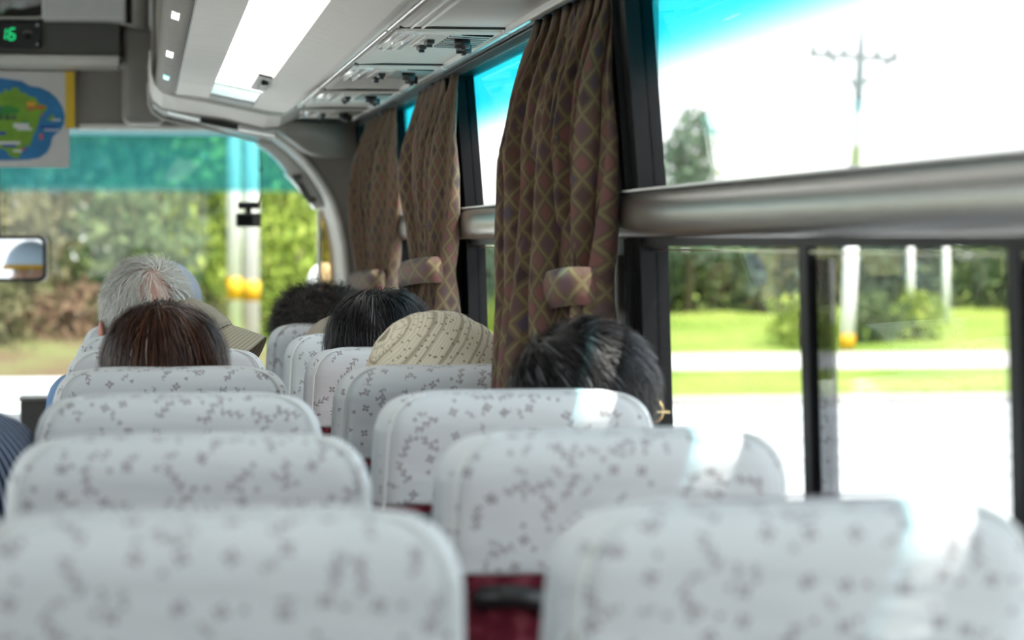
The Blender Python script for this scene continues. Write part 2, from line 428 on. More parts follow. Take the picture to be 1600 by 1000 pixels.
# ------------------------------------------------------------------ bus shell (the setting)
YB, YF = -1.9, 8.6            # back wall and front bulkhead
XR, XL = .84, -1.50
def wx_(z): return .79 - (z - 1.42) * .08 if z > 1.42 else .79 + (1.42 - z) * .03
def struct(name, bm, mat, smooth=False): return link(name, bm, mat, None, smooth, 'structure')

struct('floor', mbox(XL, XR, YB, 9.3, -.06, 0), 'floor')
bm = bmesh.new(); box(bm, XL, XR, YB, 9.35, 2.32, 2.38)
struct('ceiling', bm, 'roof_white')

bm = bmesh.new()
box(bm, .80, XR, YB, 9.3, 0, .86)
prism(bm, [(wx_(1.345), 1.345), (wx_(1.415), 1.415), (XR, 1.415), (XR, 1.345)], YB, 8.6)
prism(bm, [(wx_(1.755), 1.755), (XR, 1.755), (XR, 2.32), (.74, 2.32)], YB, 9.3)
for a, b in ((3.82, 4.10), (6.0, 6.15), (7.5, 7.62), (8.3, 9.3), (YB, .5)):
    prism(bm, [(.80, .86), (wx_(1.345), 1.345), (wx_(1.755), 1.755), (XR, 1.755), (XR, .86)], a, b)
struct('wall_right', bm, 'pillar')
bm = bmesh.new()
box(bm, XL, -1.46, YB, 9.3, 0, .86); box(bm, XL, -1.44, YB, 9.3, 1.78, 2.32)
for a, b in ((YB, -1.5), (.4, .55), (2.2, 2.35), (3.9, 4.05), (5.6, 5.75), (7.3, 7.45), (8.4, 9.3)): box(bm, XL, -1.46, a, b, .86, 1.78)
struct('wall_left', bm, 'shell')
bm = bmesh.new()
box(bm, XL, XR, YB - .05, YB, 0, 1.0); box(bm, XL, XR, YB - .05, YB, 1.85, 2.32)
box(bm, XL, XL + .2, YB - .05, YB, 1.0, 1.85); box(bm, XR - .2, XR, YB - .05, YB, 1.0, 1.85)
struct('wall_back', bm, 'shell')

# front bulkhead with the windscreen opening, arched at its upper corners
arch = [(.40, 1.742), (.449, 1.730), (.50, 1.706), (.545, 1.672), (.585, 1.632), (.625, 1.582), (.66, 1.53), (.69, 1.472), (.712, 1.40), (.727, 1.32), (.735, 1.23), (.738, 1.12), (.738, .69)]
hole = arch + [(-.66 - x, z) for x, z in reversed(arch)]
def bulk(bm, hole, outer, y0, y1):
    """plate with a hole: quads fanned from the hole to the outer rectangle"""
    x0, x1, z0, z1 = outer
    cx, cz = -.33, 1.2
    def proj(p):
        dx, dz = p[0] - cx, p[1] - cz; t = 1e9
        if dx > 0: t = min(t, (x1 - cx) / dx)
        if dx < 0: t = min(t, (x0 - cx) / dx)
        if dz > 0: t = min(t, (z1 - cz) / dz)
        if dz < 0: t = min(t, (z0 - cz) / dz)
        return (cx + dx * t, cz + dz * t)
    def snap(p):
        return p
    H = list(hole); O = [proj(p) for p in H]
    # force the outer corners
    for cxr, czr in ((x1, z1), (x1, z0), (x0, z0), (x0, z1)):
        k = min(range(len(O)), key=lambda i: (O[i][0] - cxr) ** 2 + (O[i][1] - czr) ** 2); O[k] = (cxr, czr)
    n = len(H)
    F = [bm.verts.new((p[0], y0, p[1])) for p in H]; G = [bm.verts.new((p[0], y0, p[1])) for p in O]
    F2 = [bm.verts.new((p[0], y1, p[1])) for p in H]; G2 = [bm.verts.new((p[0], y1, p[1])) for p in O]
    for i in range(n):
        j = (i + 1) % n
        bm.faces.new((F[i], F[j], G[j], G[i])); bm.faces.new((F2[i], G2[i], G2[j], F2[j]))
        bm.faces.new((F[i], F2[i], F2[j], F[j])); bm.faces.new((G[i], G[j], G2[j], G2[i]))
    bmesh.ops.recalc_face_normals(bm, faces=bm.faces)
bm = bmesh.new(); bulk(bm, hole, (XL + .01, XR - .045, 0.0, 2.32), 8.6, 8.68)
struct('wall_front', bm, 'brown_grey')
w = root('window_1', kind='structure')
def offs(pts, d):
    out = []
    for i, p in enumerate(pts):
        a = Vector(pts[max(i - 1, 0)]); b = Vector(pts[min(i + 1, len(pts) - 1)]); t = (b - a).normalized()
        out.append((p[0] - t.y * d * -1 * -1, p[1] + t.x * d))
    return out
hole_f = [(x * 1.0, z) for x, z in hole]
bm = bmesh.new(); n = len(hole_f)
cen = Vector((-.33, 1.25))
A = [bm.verts.new((x, 9.20, z)) for x, z in hole_f]
B = [bm.verts.new((x, 9.206, z)) for x, z in hole_f]
for i in range(n): bm.faces.new((A[i], A[(i + 1) % n], B[(i + 1) % n], B[i]))
bm.faces.new(A[::-1]); bm.faces.new(B)
bmesh.ops.recalc_face_normals(bm, faces=bm.faces)
link('pane', bm, 'glass_front', w, False)
# reveal between bulkhead and glass
bm = bmesh.new()
C1 = [bm.verts.new((x, 8.66, z)) for x, z in hole_f]; C2 = [bm.verts.new((x, 9.24, z)) for x, z in hole_f]
oo = [(cen.x + (x - cen.x) * 1.03, cen.y + (z - cen.y) * 1.04) for x, z in hole_f]
D1 = [bm.verts.new((x, 8.66, z)) for x, z in oo]; D2 = [bm.verts.new((x, 9.24, z)) for x, z in oo]
for i in range(n):
    j = (i + 1) % n
    bm.faces.new((C1[i], C1[j], C2[j], C2[i])); bm.faces.new((D1[i], D2[i], D2[j], D1[j]))
    bm.faces.new((C1[i], D1[i], D1[j], C1[j])); bm.faces.new((C2[i], C2[j], D2[j], D2[i]))
bmesh.ops.recalc_face_normals(bm, faces=bm.faces)
link('frame', bm, 'plastic_grey', w, False)

# light rim following the arch on the room side
bm = bmesh.new(); tube(bm, [(-.2, 8.59, 1.748)] + [(x + .006, 8.59, z + .006) for x, z in arch[:-1]] + [(.744, 8.59, .9)], .011, 8)
t = struct('trim_1', bm, 'plastic_light', True)
# moulded shoulder above the front right pillar
bm = bmesh.new()
prism(bm, [(.455, 1.755), (.60, 1.648), (.66, 1.640), (.765, 1.640), (.765, 1.76), (.5, 1.775)], 8.34, 8.60)
bmesh.ops.bevel(bm, geom=[e for e in bm.edges], offset=.012, segments=3, affect='EDGES')
struct('trim_2', bm, 'brown_grey', True)
# A pillar moulding: glossy white cover along the arch with its clip
t = root('trim_3', kind='structure')
def arch_strip(i0, i1, y, w0, w1, th):
    bm = bmesh.new(); prev = None
    for k in range(i0, i1 + 1):
        x, z = arch[k]; a = Vector(arch[k - 1]); b = Vector(arch[k + 1]); tn = (b - a).normalized(); nn = Vector((-tn.y, tn.x)) * -1
        wd = w0 + (w1 - w0) * (k - i0) / (i1 - i0)
        q = [(x, y, z), (x + nn.x * wd, y, z + nn.y * wd), (x + nn.x * wd, y + th, z + nn.y * wd), (x, y + th, z)]
        cur = [bm.verts.new(c) for c in q]
        if prev:
            for m in range(4): bm.faces.new((prev[m], prev[(m + 1) % 4], cur[(m + 1) % 4], cur[m]))
        else: bm.faces.new(cur[::-1])
        prev = cur
    bm.faces.new(prev); bmesh.ops.recalc_face_normals(bm, faces=bm.faces)
    bmesh.ops.bevel(bm, geom=[e for e in bm.edges if e.calc_length() > .02], offset=.004, segments=2, affect='EDGES')
    return bm
sharp(link('upper_cover', arch_strip(1, 4, 8.95, .028, .045, .12), 'white_plastic', t))
sharp(link('lower_cover', arch_strip(4, 7, 8.92, .055, .035, .14), 'white_plastic', t))
bm = bmesh.new(); tube(bm, [(.575, 8.905, 1.575), (.60, 8.905, 1.548), (.618, 8.905, 1.515), (.640, 8.905, 1.482)], [.006, .012, .012, .006], 6)
for p in ((.585, 1.582), (.64, 1.497)): box(bm, p[0] - .016, p[0] + .016, 8.895, 8.92, p[1] - .009, p[1] + .009, .002)
link('clip', bm, 'plastic_dark', t)
# quarter pane of brown glass beside the pillar
t = root('window_2', kind='structure')
link('pane', mbox(.688, .745, 9.12, 9.125, 1.0, 1.455), 'glass_amber', t, False)
link('frame', mbox(.678, .690, 9.10, 9.14, 1.0, 1.46), 'plastic_light', t, False)

# side windows
def side_window(idx, y0, y1, ff, upper_rear=.03, posts=()):
    """y0..y1 opening, ff = width of the black frame at the forward end"""
    w = root('window_%d' % idx, kind='structure')
    def slab(bm, a, b, z0, z1, dx0=-.006, dx1=.035):
        prism_pts = [(wx_(z0) + dx0, z0), (wx_(z1) + dx0, z1), (wx_(z1) + dx1, z1), (wx_(z0) + dx1, z0)]
        prism(bm, prism_pts, a, b)
    bm = bmesh.new()
    slab(bm, y1 - ff, y1, 1.42, 1.752, -.010); slab(bm, y0, y0 + upper_rear, 1.42, 1.752)
    slab(bm, y0, y1, 1.738, 1.815, -.010); slab(bm, y0, y1, 1.412, 1.424)
    slab(bm, y1 - ff * .62, y1 - ff * .45, 1.424, 1.74, -.020)
    link('upper_frame', bm, 'rubber', w, False)
    bm = bmesh.new()
    slab(bm, y1 - ff, y1, .86, 1.345, -.010); slab(bm, y0, y0 + upper_rear, .86, 1.345)
    slab(bm, y0, y1, 1.334, 1.346); slab(bm, y0, y1, .86, .885)
    slab(bm, y1 - ff * .62, y1 - ff * .45, .86, 1.33, -.020)
    link('lower_frame', bm, 'rubber', w, False)
    bm = bmesh.new(); slab(bm, y0 + upper_rear, y1 - ff, 1.424, 1.738, .014, .018); link('upper_pane', bm, 'glass_side', w, False)
    ends = [y0 + upper_rear] + [p for p in posts] + [y1 - ff]
    for a, b in zip(ends, ends[1:]):
        bm = bmesh.new(); slab(bm, a, b, .885, 1.325, .014, .018); link('lower_pane', bm, 'glass_clear', w, False)
    for p in posts:
        bm = bmesh.new(); slab(bm, p - .008, p + .028, .885, 1.334, -.002, .010); link('sash_post', bm, 'rubber', w, False)
        bm = bmesh.new(); slab(bm, p - .085, p - .008, .885, 1.32, .004, .010); link('sash_edge', bm, 'glass_grey', w, False)
    bm = bmesh.new(); slab(bm, y0 + upper_rear, y1 - ff, 1.3265, 1.3295, .0, .010)
    link('sash_rail', bm, 'chrome', w, False)
    return w
side_window(3, .5, 3.82, .13, posts=(2.08, 2.78))
side_window(4, 4.10, 6.0, .30)
side_window(5, 6.15, 7.5, .28)
side_window(6, 7.62, 8.3, .08)
k = 7
for a, b in ((-1.5, .4), (.55, 2.2), (2.35, 3.9), (4.05, 5.6), (5.75, 7.3), (7.45, 8.4)):
    w = root('window_%d' % k, kind='structure'); k += 1
    bm = bmesh.new(); box(bm, -1.475, -1.471, a, b, .86, 1.78); link('pane', bm, 'glass_clear', w, False)
    bm = bmesh.new()
    for q in ((a, a + .05, .86, 1.78), (b - .05, b, .86, 1.78), (a, b, .86, .9), (a, b, 1.74, 1.78)): box(bm, -1.485, -1.455, *q)
    link('frame', bm, 'rubber', w, False)
w = root('window_%d' % k, kind='structure')
link('pane', mbox(XL + .2, XR - .2, YB - .03, YB - .025, 1.0, 1.85), 'glass_clear', w, False)
bm = bmesh.new()
for q in ((XL + .2, XL + .25, 1.0, 1.85), (XR - .25, XR - .2, 1.0, 1.85), (XL + .2, XR - .2, 1.0, 1.04), (XL + .2, XR - .2, 1.81, 1.85)):
    box(bm, q[0], q[1], YB - .04, YB - .01, q[2], q[3])
link('frame', bm, 'rubber', w, False)

# satin rails between upper and lower panes
def rail(y0, y1, label, group='aluminium window rails'):
    r0 = root('window_rail', (.79, (y0 + y1) / 2, 1.34), label=label, cat='rail')
    L = (y1 - y0) / 2; prof = []
    for a in range(13):
        an = PI / 2 + PI * a / 12
        prof.append((-.012 + math.cos(an) * .016, .0425 + math.sin(an) * .0365))
    prof = [(.0, .079)] + prof + [(.0, .006)]
    bm = bmesh.new(); rings = []
    for yy, s in ((-L, .35), (-L + .006, .7), (-L + .02, .92), (-L + .05, 1), (L - .05, 1), (L - .02, .92), (L - .006, .7), (L, .35)):
        rings.append([bm.verts.new((min(px * s, .0), yy, .0425 + (pz - .0425) * (.82 + .18 * s))) for px, pz in prof])
    for a, b in zip(rings, rings[1:]):
        for i in range(len(prof)):
            j = (i + 1) % len(prof); bm.faces.new((a[i], a[j], b[j], b[i]))
    bm.faces.new(rings[0][::-1]); bm.faces.new(rings[-1]); bmesh.ops.recalc_face_normals(bm, faces=bm.faces)
    link('rail_body', bm, 'alu', r0)
    bm = bmesh.new(); box(bm, -.022, .0, -L + .03, L - .02, .0785, .0825, .001)
    link('upper_lip', bm, 'white_plastic', r0, False)
    return r0
rail(.52, 3.86, 'long satin aluminium rail crossing the near right-hand window')
rail(4.04, 5.90, 'short satin aluminium rail between first and second curtain from the right')
rail(6.12, 7.46, 'farthest satin aluminium rail, mostly behind the curtains')

# ------------------------------------------------------------------ overhead duct with vent panels
duct = root('overhead_duct', (.60, 3.0, 1.76), label='long beige overhead air duct above the right-hand windows', cat='air duct')
def dloc(bm):                                   # bus coordinates -> duct coordinates
    bmesh.ops.translate(bm, vec=(-.60, -3.0, -1.76), verts=bm.verts); return bm
bm = bmesh.new()
prism(bm, [(.478, 1.752), (.50, 1.744), (.555, 1.747), (.695, 1.747), (.715, 1.754), (.728, 1.775), (.73, 1.90), (.478, 1.90)], -1.8, 7.86)
link('duct_shell', dloc(bm), 'console_beige', duct, False)
bm = bmesh.new()
for a, b in ((-1.8, 4.50), (4.53, 6.18), (6.21, 7.85)): box(bm, .466, .480, a, b, 1.738, 1.756, .003)
link('inner_strip', dloc(bm), 'gloss_white', duct, False)
bm = bmesh.new()
U = [(4.50, 5.44), (5.44, 6.36), (6.36, 7.24), (7.24, 7.84)]
for a, b in [(-1.8, -.3), (-.3, .65), (.65, 1.6), (1.6, 2.6), (2.6, 3.55), (3.55, 4.50)] + U: box(bm, .690, .704, a + .012, b - .012, 1.735, 1.752, .003)
link('outer_strip', dloc(bm), 'gloss_white', duct, False)
for a, b in [(3.55, 4.50)] + U:
    bm = bmesh.new(); box(bm, .490, .70, a - .003, a + .003, 1.7425, 1.7475); link('panel_seam', dloc(bm), 'black', duct, False)
bm = bmesh.new()
for x in (.512, .533): tube(bm, [(x, y, 1.7445) for y in (-1.5, 4.49)], .0035, 8)
link('flute', dloc(bm), 'white_plastic', duct)

MAT['recess'] = plain('matt_black_recess', (.006, .006, .006), .9, 0, .02)
def vent_panel(y0, L, label):
    v = root('vent_panel', (.60, y0, 1.747), label=label, cat='air vent', group='overhead passenger vents')
    bm = bmesh.new(); box(bm, -.10, .092, .0, L, -.008, .003, .003); link('frame', bm, 'console_beige', v, False)
    bm = bmesh.new(); box(bm, -.112, -.062, .01, L - .01, -.011, -.002, .002)
    for x in (-.098, -.078): tube(bm, [(x, .02, -.012), (x, L - .02, -.012)], .0035, 8)
    link('flute', bm, 'gloss_white', v)
    bm = bmesh.new(); box(bm, .0, .082, .05, L - .05, -.0095, -.004, .0); link('grille_recess', bm, 'recess', v, False)
    for k in range(8):
        bm = bmesh.new(); yy = .06 + (L - .12) * k / 7.0
        prism(bm, [(-.002, yy - .02), (.084, yy + .02), (.084, yy + .032), (-.002, yy - .008)], -.0109, -.008, 'z'); link('louvre', bm, 'plastic_light', v, False)
    for x, y in ((.030, L * .30), (.050, L * .62)):
        bm = bmesh.new(); cyl(bm, (x, y, -.019), .016, .018, 'z', 20); box(bm, x - .004, x + .004, y - .014, y + .014, -.032, -.026, .001)
        link('vent_knob', bm, 'black', v)
    bm = bmesh.new(); box(bm, -.050, -.012, .06, L - .08, -.0115, -.006, .002); link('lamp_plate', bm, 'plastic_light', v, False)
    for y in (.12, L - .15):
        bm = bmesh.new(); box(bm, -.040, -.024, y, y + .05, -.020, -.010, .003); cyl(bm, (-.032, y + .025, -.021), .006, .008, 'z', 12)
        link('lamp_switch', bm, 'black', v, False)
    return v
for y0, L, lb in ((4.53, .40, 'nearest overhead vent panel with two black knobs, above the tallest curtain'),
                  (5.47, .39, 'second overhead vent panel from the near end, above the middle curtain'),
                  (6.39, .36, 'third overhead vent panel from the near end, above the far curtain'),
                  (7.27, .34, 'farthest overhead vent panel at the front end of the duct')):
    vent_panel(y0, L, lb)
bm = bmesh.new()
bmt = dloc

# curtain track above the windows
tr = root('curtain_track', (.745, 3, 1.775), label='black and silver curtain track above the right-hand windows', cat='curtain track')
bm = bmesh.new(); box(bm, -.012, .012, -4.8, 5.2, -.020, .030); box(bm, .012, .020, -4.8, 5.2, -.035, -.02); link('channel', bm, 'black', tr, False)
bm = bmesh.new()
for x, z in ((-.006, -.021), (.006, -.024), (.015, -.037)): tube(bm, [(x, -4.8, z), (x, 5.2, z)], .0022, 6)
link('rod', bm, 'chrome', tr)

# ------------------------------------------------------------------ ceiling console over the right seats
con = root('ceiling_console', (.27, 3, 1.8), label='long brushed beige ceiling console hanging over the right-hand seats', cat='ceiling console')
def cl(bm): bmesh.ops.translate(bm, vec=(-.27, -3, -1.8), verts=bm.verts); return bm
Y0, Y1 = -1.8, 7.10
def strip(name, pts, th, mat, y0=Y0, y1=Y1, bev=0):
    """curved sheet: pts (x,z) bottom line with thickness th upwards"""
    bm = bmesh.new(); prism(bm, pts + [(x, z + th) for x, z in reversed(pts)], y0, y1)
    return sharp(link(name, cl(bm), mat, con, True), 40)
strip('left_panel', [(.113, 1.772), (.16, 1.7665), (.208, 1.761)], .02, 'brushed', Y0, 6.62)
strip('left_end_panel', [(.113, 1.772), (.16, 1.7665), (.208, 1.761)], .02, 'console_beige', 6.625, Y1)
strip('right_panel', [(.336, 1.735), (.38, 1.7255), (.425, 1.7195)], .02, 'brushed', Y0, 6.62)
strip('right_end_panel', [(.336, 1.735), (.38, 1.7255), (.425, 1.7195)], .02, 'console_beige', 6.625, Y1)
o = strip('cove', [(.425, 1.7195), (.432, 1.7203), (.439, 1.7225), (.446, 1.7262), (.453, 1.731), (.460, 1.7365), (.466, 1.742)], .02, 'console_beige', Y0, Y1)
for p in o.data.polygons: p.use_smooth = True
sharp(o, 60)
bm = bmesh.new(); pr = [(.113 - .0, 1.776)]
for k in range(12):
    a = R(-65 - 150 * k / 11.0); pr.append((.0895 + math.cos(a) * .036, 1.813 + math.sin(a) * .040))
pr += [(.055, 2.0), (.113, 2.0)]
prism(bm, pr, Y0, Y1 - .02); sharp(link('grab_edge', cl(bm), 'tan', con), 50)
bm = bmesh.new(); tube(bm, [(.1125, Y0, 1.773), (.1125, Y1, 1.773)], .0018, 6); link('dark_seam', cl(bm), 'black', con)
bm = bmesh.new(); box(bm, .12, .47, Y0, Y1 - .06, 1.90, 2.32); link('carcass', cl(bm), 'shell', con, False)
bm = bmesh.new(); prism(bm, [(.209, 1.763), (.336, 1.738), (.336, 1.77), (.209, 1.785)], 6.955, 7.0); link('end_stop', cl(bm), 'plastic_dark', con, False)
for y, m, s in ((4.92, 'lens', .05), (5.80, 'lens', .05), (6.50, 'reflection_teal', .05)):
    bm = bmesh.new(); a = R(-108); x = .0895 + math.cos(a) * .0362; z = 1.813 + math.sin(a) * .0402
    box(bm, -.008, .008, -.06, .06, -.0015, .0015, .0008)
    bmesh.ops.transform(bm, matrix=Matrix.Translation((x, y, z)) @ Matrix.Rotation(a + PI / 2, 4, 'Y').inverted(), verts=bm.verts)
    link('reflection_patch', cl(bm), m, con, False)  # reflections on the tube, built as small glowing plates

cstrip = root('ceiling_strip', (.272, 3, 1.75), label='long glowing white strip set in the ceiling console', cat='ceiling strip')  # white strip that glows by emission along its length
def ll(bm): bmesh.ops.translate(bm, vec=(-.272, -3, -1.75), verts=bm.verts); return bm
bm = bmesh.new(); prism(bm, [(.2095, 1.765), (.272, 1.7535), (.335, 1.740), (.335, 1.75), (.2095, 1.776)], Y0, 6.52); link('glow_strip', ll(bm), 'lamp', cstrip, False)
bm = bmesh.new(); prism(bm, [(.2095, 1.765), (.335, 1.740), (.335, 1.75), (.2095, 1.776)], 6.56, 6.95)
MAT['teal_reflect_end'] = plain('teal_reflection_end_plastic', (.42, .72, .74), .12, 0, .9); link('end_cover', ll(bm), 'teal_reflect_end', cstrip, False)  # windscreen's teal reflection put into the colour of the plastic end
bm = bmesh.new(); prism(bm, [(.2095, 1.764), (.335, 1.739), (.335, 1.75), (.2095, 1.776)], 6.52, 6.56)
MAT['teal_line'] = plain('thin_green_line', (.03, .30, .22), .4); link('green_line', ll(bm), 'teal_line', cstrip, False)  # thin green line across the strip
bm = bmesh.new(); prism(bm, [(.30, 1.741), (.334, 1.734), (.334, 1.745), (.30, 1.752)], 5.98, 6.42); box(bm, .312, .33, 6.1, 6.3, 1.728, 1.738, .002)
link('latch', ll(bm), 'black', cstrip, False)

# the console rises gently towards the rear of the bus
for par, oz in ((con, 1.8), (cstrip, 1.75)):
    for ch in par.children:
        for v in ch.data.vertices:
            X_, Y_, Z_ = v.co.x + par.location.x, v.co.y + 3, v.co.z
            k_ = .0112 * max(0, Y0 - Y0 + 7.1 - Y_); f_ = 1.0 if X_ < .21 else max(0, 1 - (X_ - .21) / .256 * .35) if X_ < .336 else max(0, .83 * (1 - (X_ - .336) / .13))
            if ch.name.startswith('carcass'): continue
            v.co.z += k_ * f_
# stepped mouldings at the front end of the console
et = root('console_end_trim', (.26, 7.3, 1.75), label='stepped beige end moulding with white blocks closing the front of the ceiling console', cat='trim')
def el(bm): bmesh.ops.translate(bm, vec=(-.26, -7.3, -1.75), verts=bm.verts); return bm
l1 = [(.040, 1.90), (.042, 1.835), (.052, 1.803), (.075, 1.781), (.11, 1.769), (.254, 1.744), (.385, 1.715), (.425, 1.716), (.47, 1.738), (.50, 1.752)]
l2 = [(.036, 1.88), (.038, 1.80), (.048, 1.772), (.075, 1.748), (.12, 1.738), (.264, 1.719), (.385, 1.690), (.43, 1.694), (.475, 1.716), (.50, 1.735)]
l3 = [(.036, 1.85), (.038, 1.785), (.050, 1.757), (.078, 1.738), (.12, 1.727), (.258, 1.698), (.385, 1.664), (.435, 1.662)]
bm = bmesh.new(); tube(bm, [(x, 7.12, z) for x, z in l1], .0045, 8); link('upper_lip', el(bm), 'console_beige', et)
bm = bmesh.new(); tube(bm, [(x, 7.40, z) for x, z in l2], .004, 8); link('middle_lip', el(bm), 'plastic_grey', et)
bm = bmesh.new(); tube(bm, [(x, 7.80, z) for x, z in l3], .004, 8); link('lower_lip', el(bm), 'plastic_light', et)
def loftsheet(a, ya, b, yb, th=.01):
    bm = bmesh.new(); n_ = min(len(a), len(b))
    A = [bm.verts.new((x, ya, z)) for x, z in a[:n_]]; B = [bm.verts.new((x, yb, z)) for x, z in b[:n_]]
    A2 = [bm.verts.new((x, ya, z + th)) for x, z in a[:n_]]; B2 = [bm.verts.new((x, yb, z + th)) for x, z in b[:n_]]
    for i in range(n_ - 1):
        bm.faces.new((A[i], A[i + 1], B[i + 1], B[i])); bm.faces.new((A2[i], B2[i], B2[i + 1], A2[i + 1]))
        bm.faces.new((A[i], A2[i], A2[i + 1], A[i + 1])); bm.faces.new((B[i], B[i + 1], B2[i + 1], B2[i]))
    bmesh.ops.recalc_face_normals(bm, faces=bm.faces); return bm
link('upper_face', el(loftsheet(l1, 7.12, l2, 7.40)), 'console_beige', et, False)
link('lower_face', el(loftsheet([(x, z + .006) for x, z in l2], 7.42, [(x, z + .012) for x, z in l3], 7.80)), 'plastic_dark', et)
def lipz(l, x):
    for (a, b), (c, d) in zip(l, l[1:]):
        if a <= x <= c and c > a: return b + (d - b) * (x - a) / (c - a)
for x0, x1, m in ((.095, .195, 'white_plastic'), (.315, .43, 'white_plastic')):
    bm = bmesh.new(); za, zb = lipz(l3, x0) + .022, lipz(l3, min(x1, .42)) + .022
    prism(bm, [(x0, za - .012), (x1, zb - .012), (x1, zb + .012), (x0, za + .012)], 7.52, 7.62)
    bmesh.ops.bevel(bm, geom=list(bm.edges), offset=.003, segments=2, affect='EDGES'); link('white_block', el(bm), m, et, False)
bm = bmesh.new(); prism(bm, [(.197, 1.712), (.313, 1.690), (.313, 1.712), (.197, 1.734)], 7.56, 7.60); link('black_slot', el(bm), 'black', et, False)
bm = bmesh.new(); box(bm, .05, .50, 7.44, 8.58, 1.80, 2.32); link('upper_box', el(bm), 'brown_grey', et, False)

# mirrored plain duct over the left seats
ld = root('overhead_duct', (-1.26, 3, 1.8), label='plain overhead duct along the left wall, out of the picture to the left', cat='air duct')
bm = bmesh.new(); prism(bm, [(-.20, -.02), (.16, -.04), (.16, .5), (-.20, .5)], -4.8, 5.2); link('duct_shell', bm, 'console_beige', ld, False)

# ------------------------------------------------------------------ bulkhead furniture above the windscreen
hb = root('header_cabinet', (-.45, 8.45, 2.0), label='dark grey header cabinet above the windscreen with a pale ledge', cat='cabinet')
def hl(bm): bmesh.ops.translate(bm, vec=(.45, -8.45, -2.0), verts=bm.verts); return bm
bm = bmesh.new(); box(bm, -1.3, -.055, 8.42, 8.60, 1.985, 2.112, .006)
link('body', hl(bm), 'plastic_dark', hb, False)
bm = bmesh.new(); box(bm, -.052, .10, 8.44, 8.60, 1.75, 2.10, .035, 4)
link('side_body', hl(bm), 'brown_grey', hb, True)
bm = bmesh.new(); tube(bm, [(-1.3, 8.41, 2.109), (-.50, 8.41, 2.109), (-.34, 8.41, 2.111), (-.29, 8.41, 2.119), (-.2, 8.41, 2.113), (-.055, 8.41, 2.100), (-.02, 8.41, 2.09), (.03, 8.41, 2.085)], .006, 8)
link('top_bead', hl(bm), 'plastic_light', hb)
bm = bmesh.new(); pr = [(8.60, 1.945), (8.50, 1.947), (8.43, 1.953), (8.405, 1.966), (8.405, 1.982), (8.43, 1.988), (8.60, 1.988)]
prism(bm, pr, -1.3, -.06, 'x'); link('ledge', hl(bm), 'console_beige', hb, False)
bm = bmesh.new()
tube(bm, [(-.06, 8.46, 1.965), (-.02, 8.47, 1.955), (.012, 8.48, 1.925), (.03, 8.50, 1.87), (.036, 8.50, 1.80)], [.022, .026, .028, .026, .02], 12)
link('corner_curve', hl(bm), 'brown_grey', hb)

dp = root('display_panel', (-.42, 8.405, 2.052), label='black panel on the header with a green 16 readout', cat='display')
bm = bmesh.new(); box(bm, -.20, .095, -.006, .012, -.046, .046, .003); link('panel', bm, 'black', dp, False)
segs = {'1': 'bc', '6': 'afedcg'}
def seg7(ch, x, z, h, dpth):
    bm = bmesh.new(); w_ = h * .5; t_ = h * .11; sk = .12
    S7 = {'a': (0, h, w_, h), 'g': (0, h / 2, w_, h / 2), 'd': (0, 0, w_, 0), 'f': (0, h / 2, 0, h), 'b': (w_, h / 2, w_, h), 'e': (0, 0, 0, h / 2), 'c': (w_, 0, w_, h / 2)}
    for s in segs[ch]:
        x0, z0, x1, z1 = S7[s]; q = t_ / 2
        if z0 == z1: P = [(x0 + q, z0 - q), (x1 - q, z0 - q), (x1 - q, z0 + q), (x0 + q, z0 + q)]
        else: P = [(x0 - q, z0 + q), (x0 + q, z0 + q), (x0 + q, z1 - q), (x0 - q, z1 - q)]
        prism(bm, [(x + a + b * sk, z + b) for a, b in P], dpth, dpth + .002)
    return bm
link('digit', seg7('1', -.045, -.018, .038, -.0085), 'led_green', dp, False)
link('digit', seg7('6', -.014, -.018, .038, -.0085), 'led_green', dp, False)
for zz in (.033, -.033):
    bm = bmesh.new(); cyl(bm, (.083, -.007, zz), .005, .004, 'y', 12); link('screw', bm, 'chrome', dp)
bm = bmesh.new()
for k in range(7):
    a = R(150 - 20 * k); box(bm, .070 - .02 + math.cos(a) * .014 - .003, .070 - .02 + math.cos(a) * .014 + .003, -.0085, -.006, .002 + math.sin(a) * .008, .005 + math.sin(a) * .008)
link('legend', bm, 'plastic_grey', dp, False)
bm = bmesh.new(); cyl(bm, (.05, -.010, -.008), .009, .010, 'y', 20); link('dial', bm, 'rubber', dp)

hp = tag(link('white_header_panel', mbox(-.318, -.035, 8.30, 8.42, 2.098, 2.30, bev=.01), 'roof_white', None, False), 'white panel above the header cabinet at the top left, beside the wrapped bundle', 'panel')
cp = root('corner_column', (.02, 8.3, 2.2), label='taupe and white rounded column at the roof, left of the ceiling console', cat='column')
bm = bmesh.new(); cyl(bm, (-.005, .0, .0), .030, .26, 'z', 24); link('round_cover', bm, 'brown_grey', cp)
bm = bmesh.new(); box(bm, .022, .07, -.03, .10, -.13, .12, .01); link('white_cover', bm, 'white_plastic', cp, False)

pb = bmesh.new(); random.seed(4)
ell(pb, (0, 0, 0), (.13, .09, .055), sub=5); ell(pb, (.13, 0, .012), (.08, .07, .05), sub=4)
for v in pb.verts:
    nz = noise.noise(v.co * 38) * .010 + abs(noise.noise(v.co * 85)) * .007; v.co += v.co.normalized() * nz
MAT['film'] = plain('crumpled_clear_film', (.75, .75, .75), .12, 0, .9, nscale=50, nstr=.3)
bo = link('wrapped_bundle', pb, 'film'); bo.location = (-.52, 8.33, 2.172)
tag(bo, 'crumpled bundle in shiny clear film above the green 16 display', 'bundle')

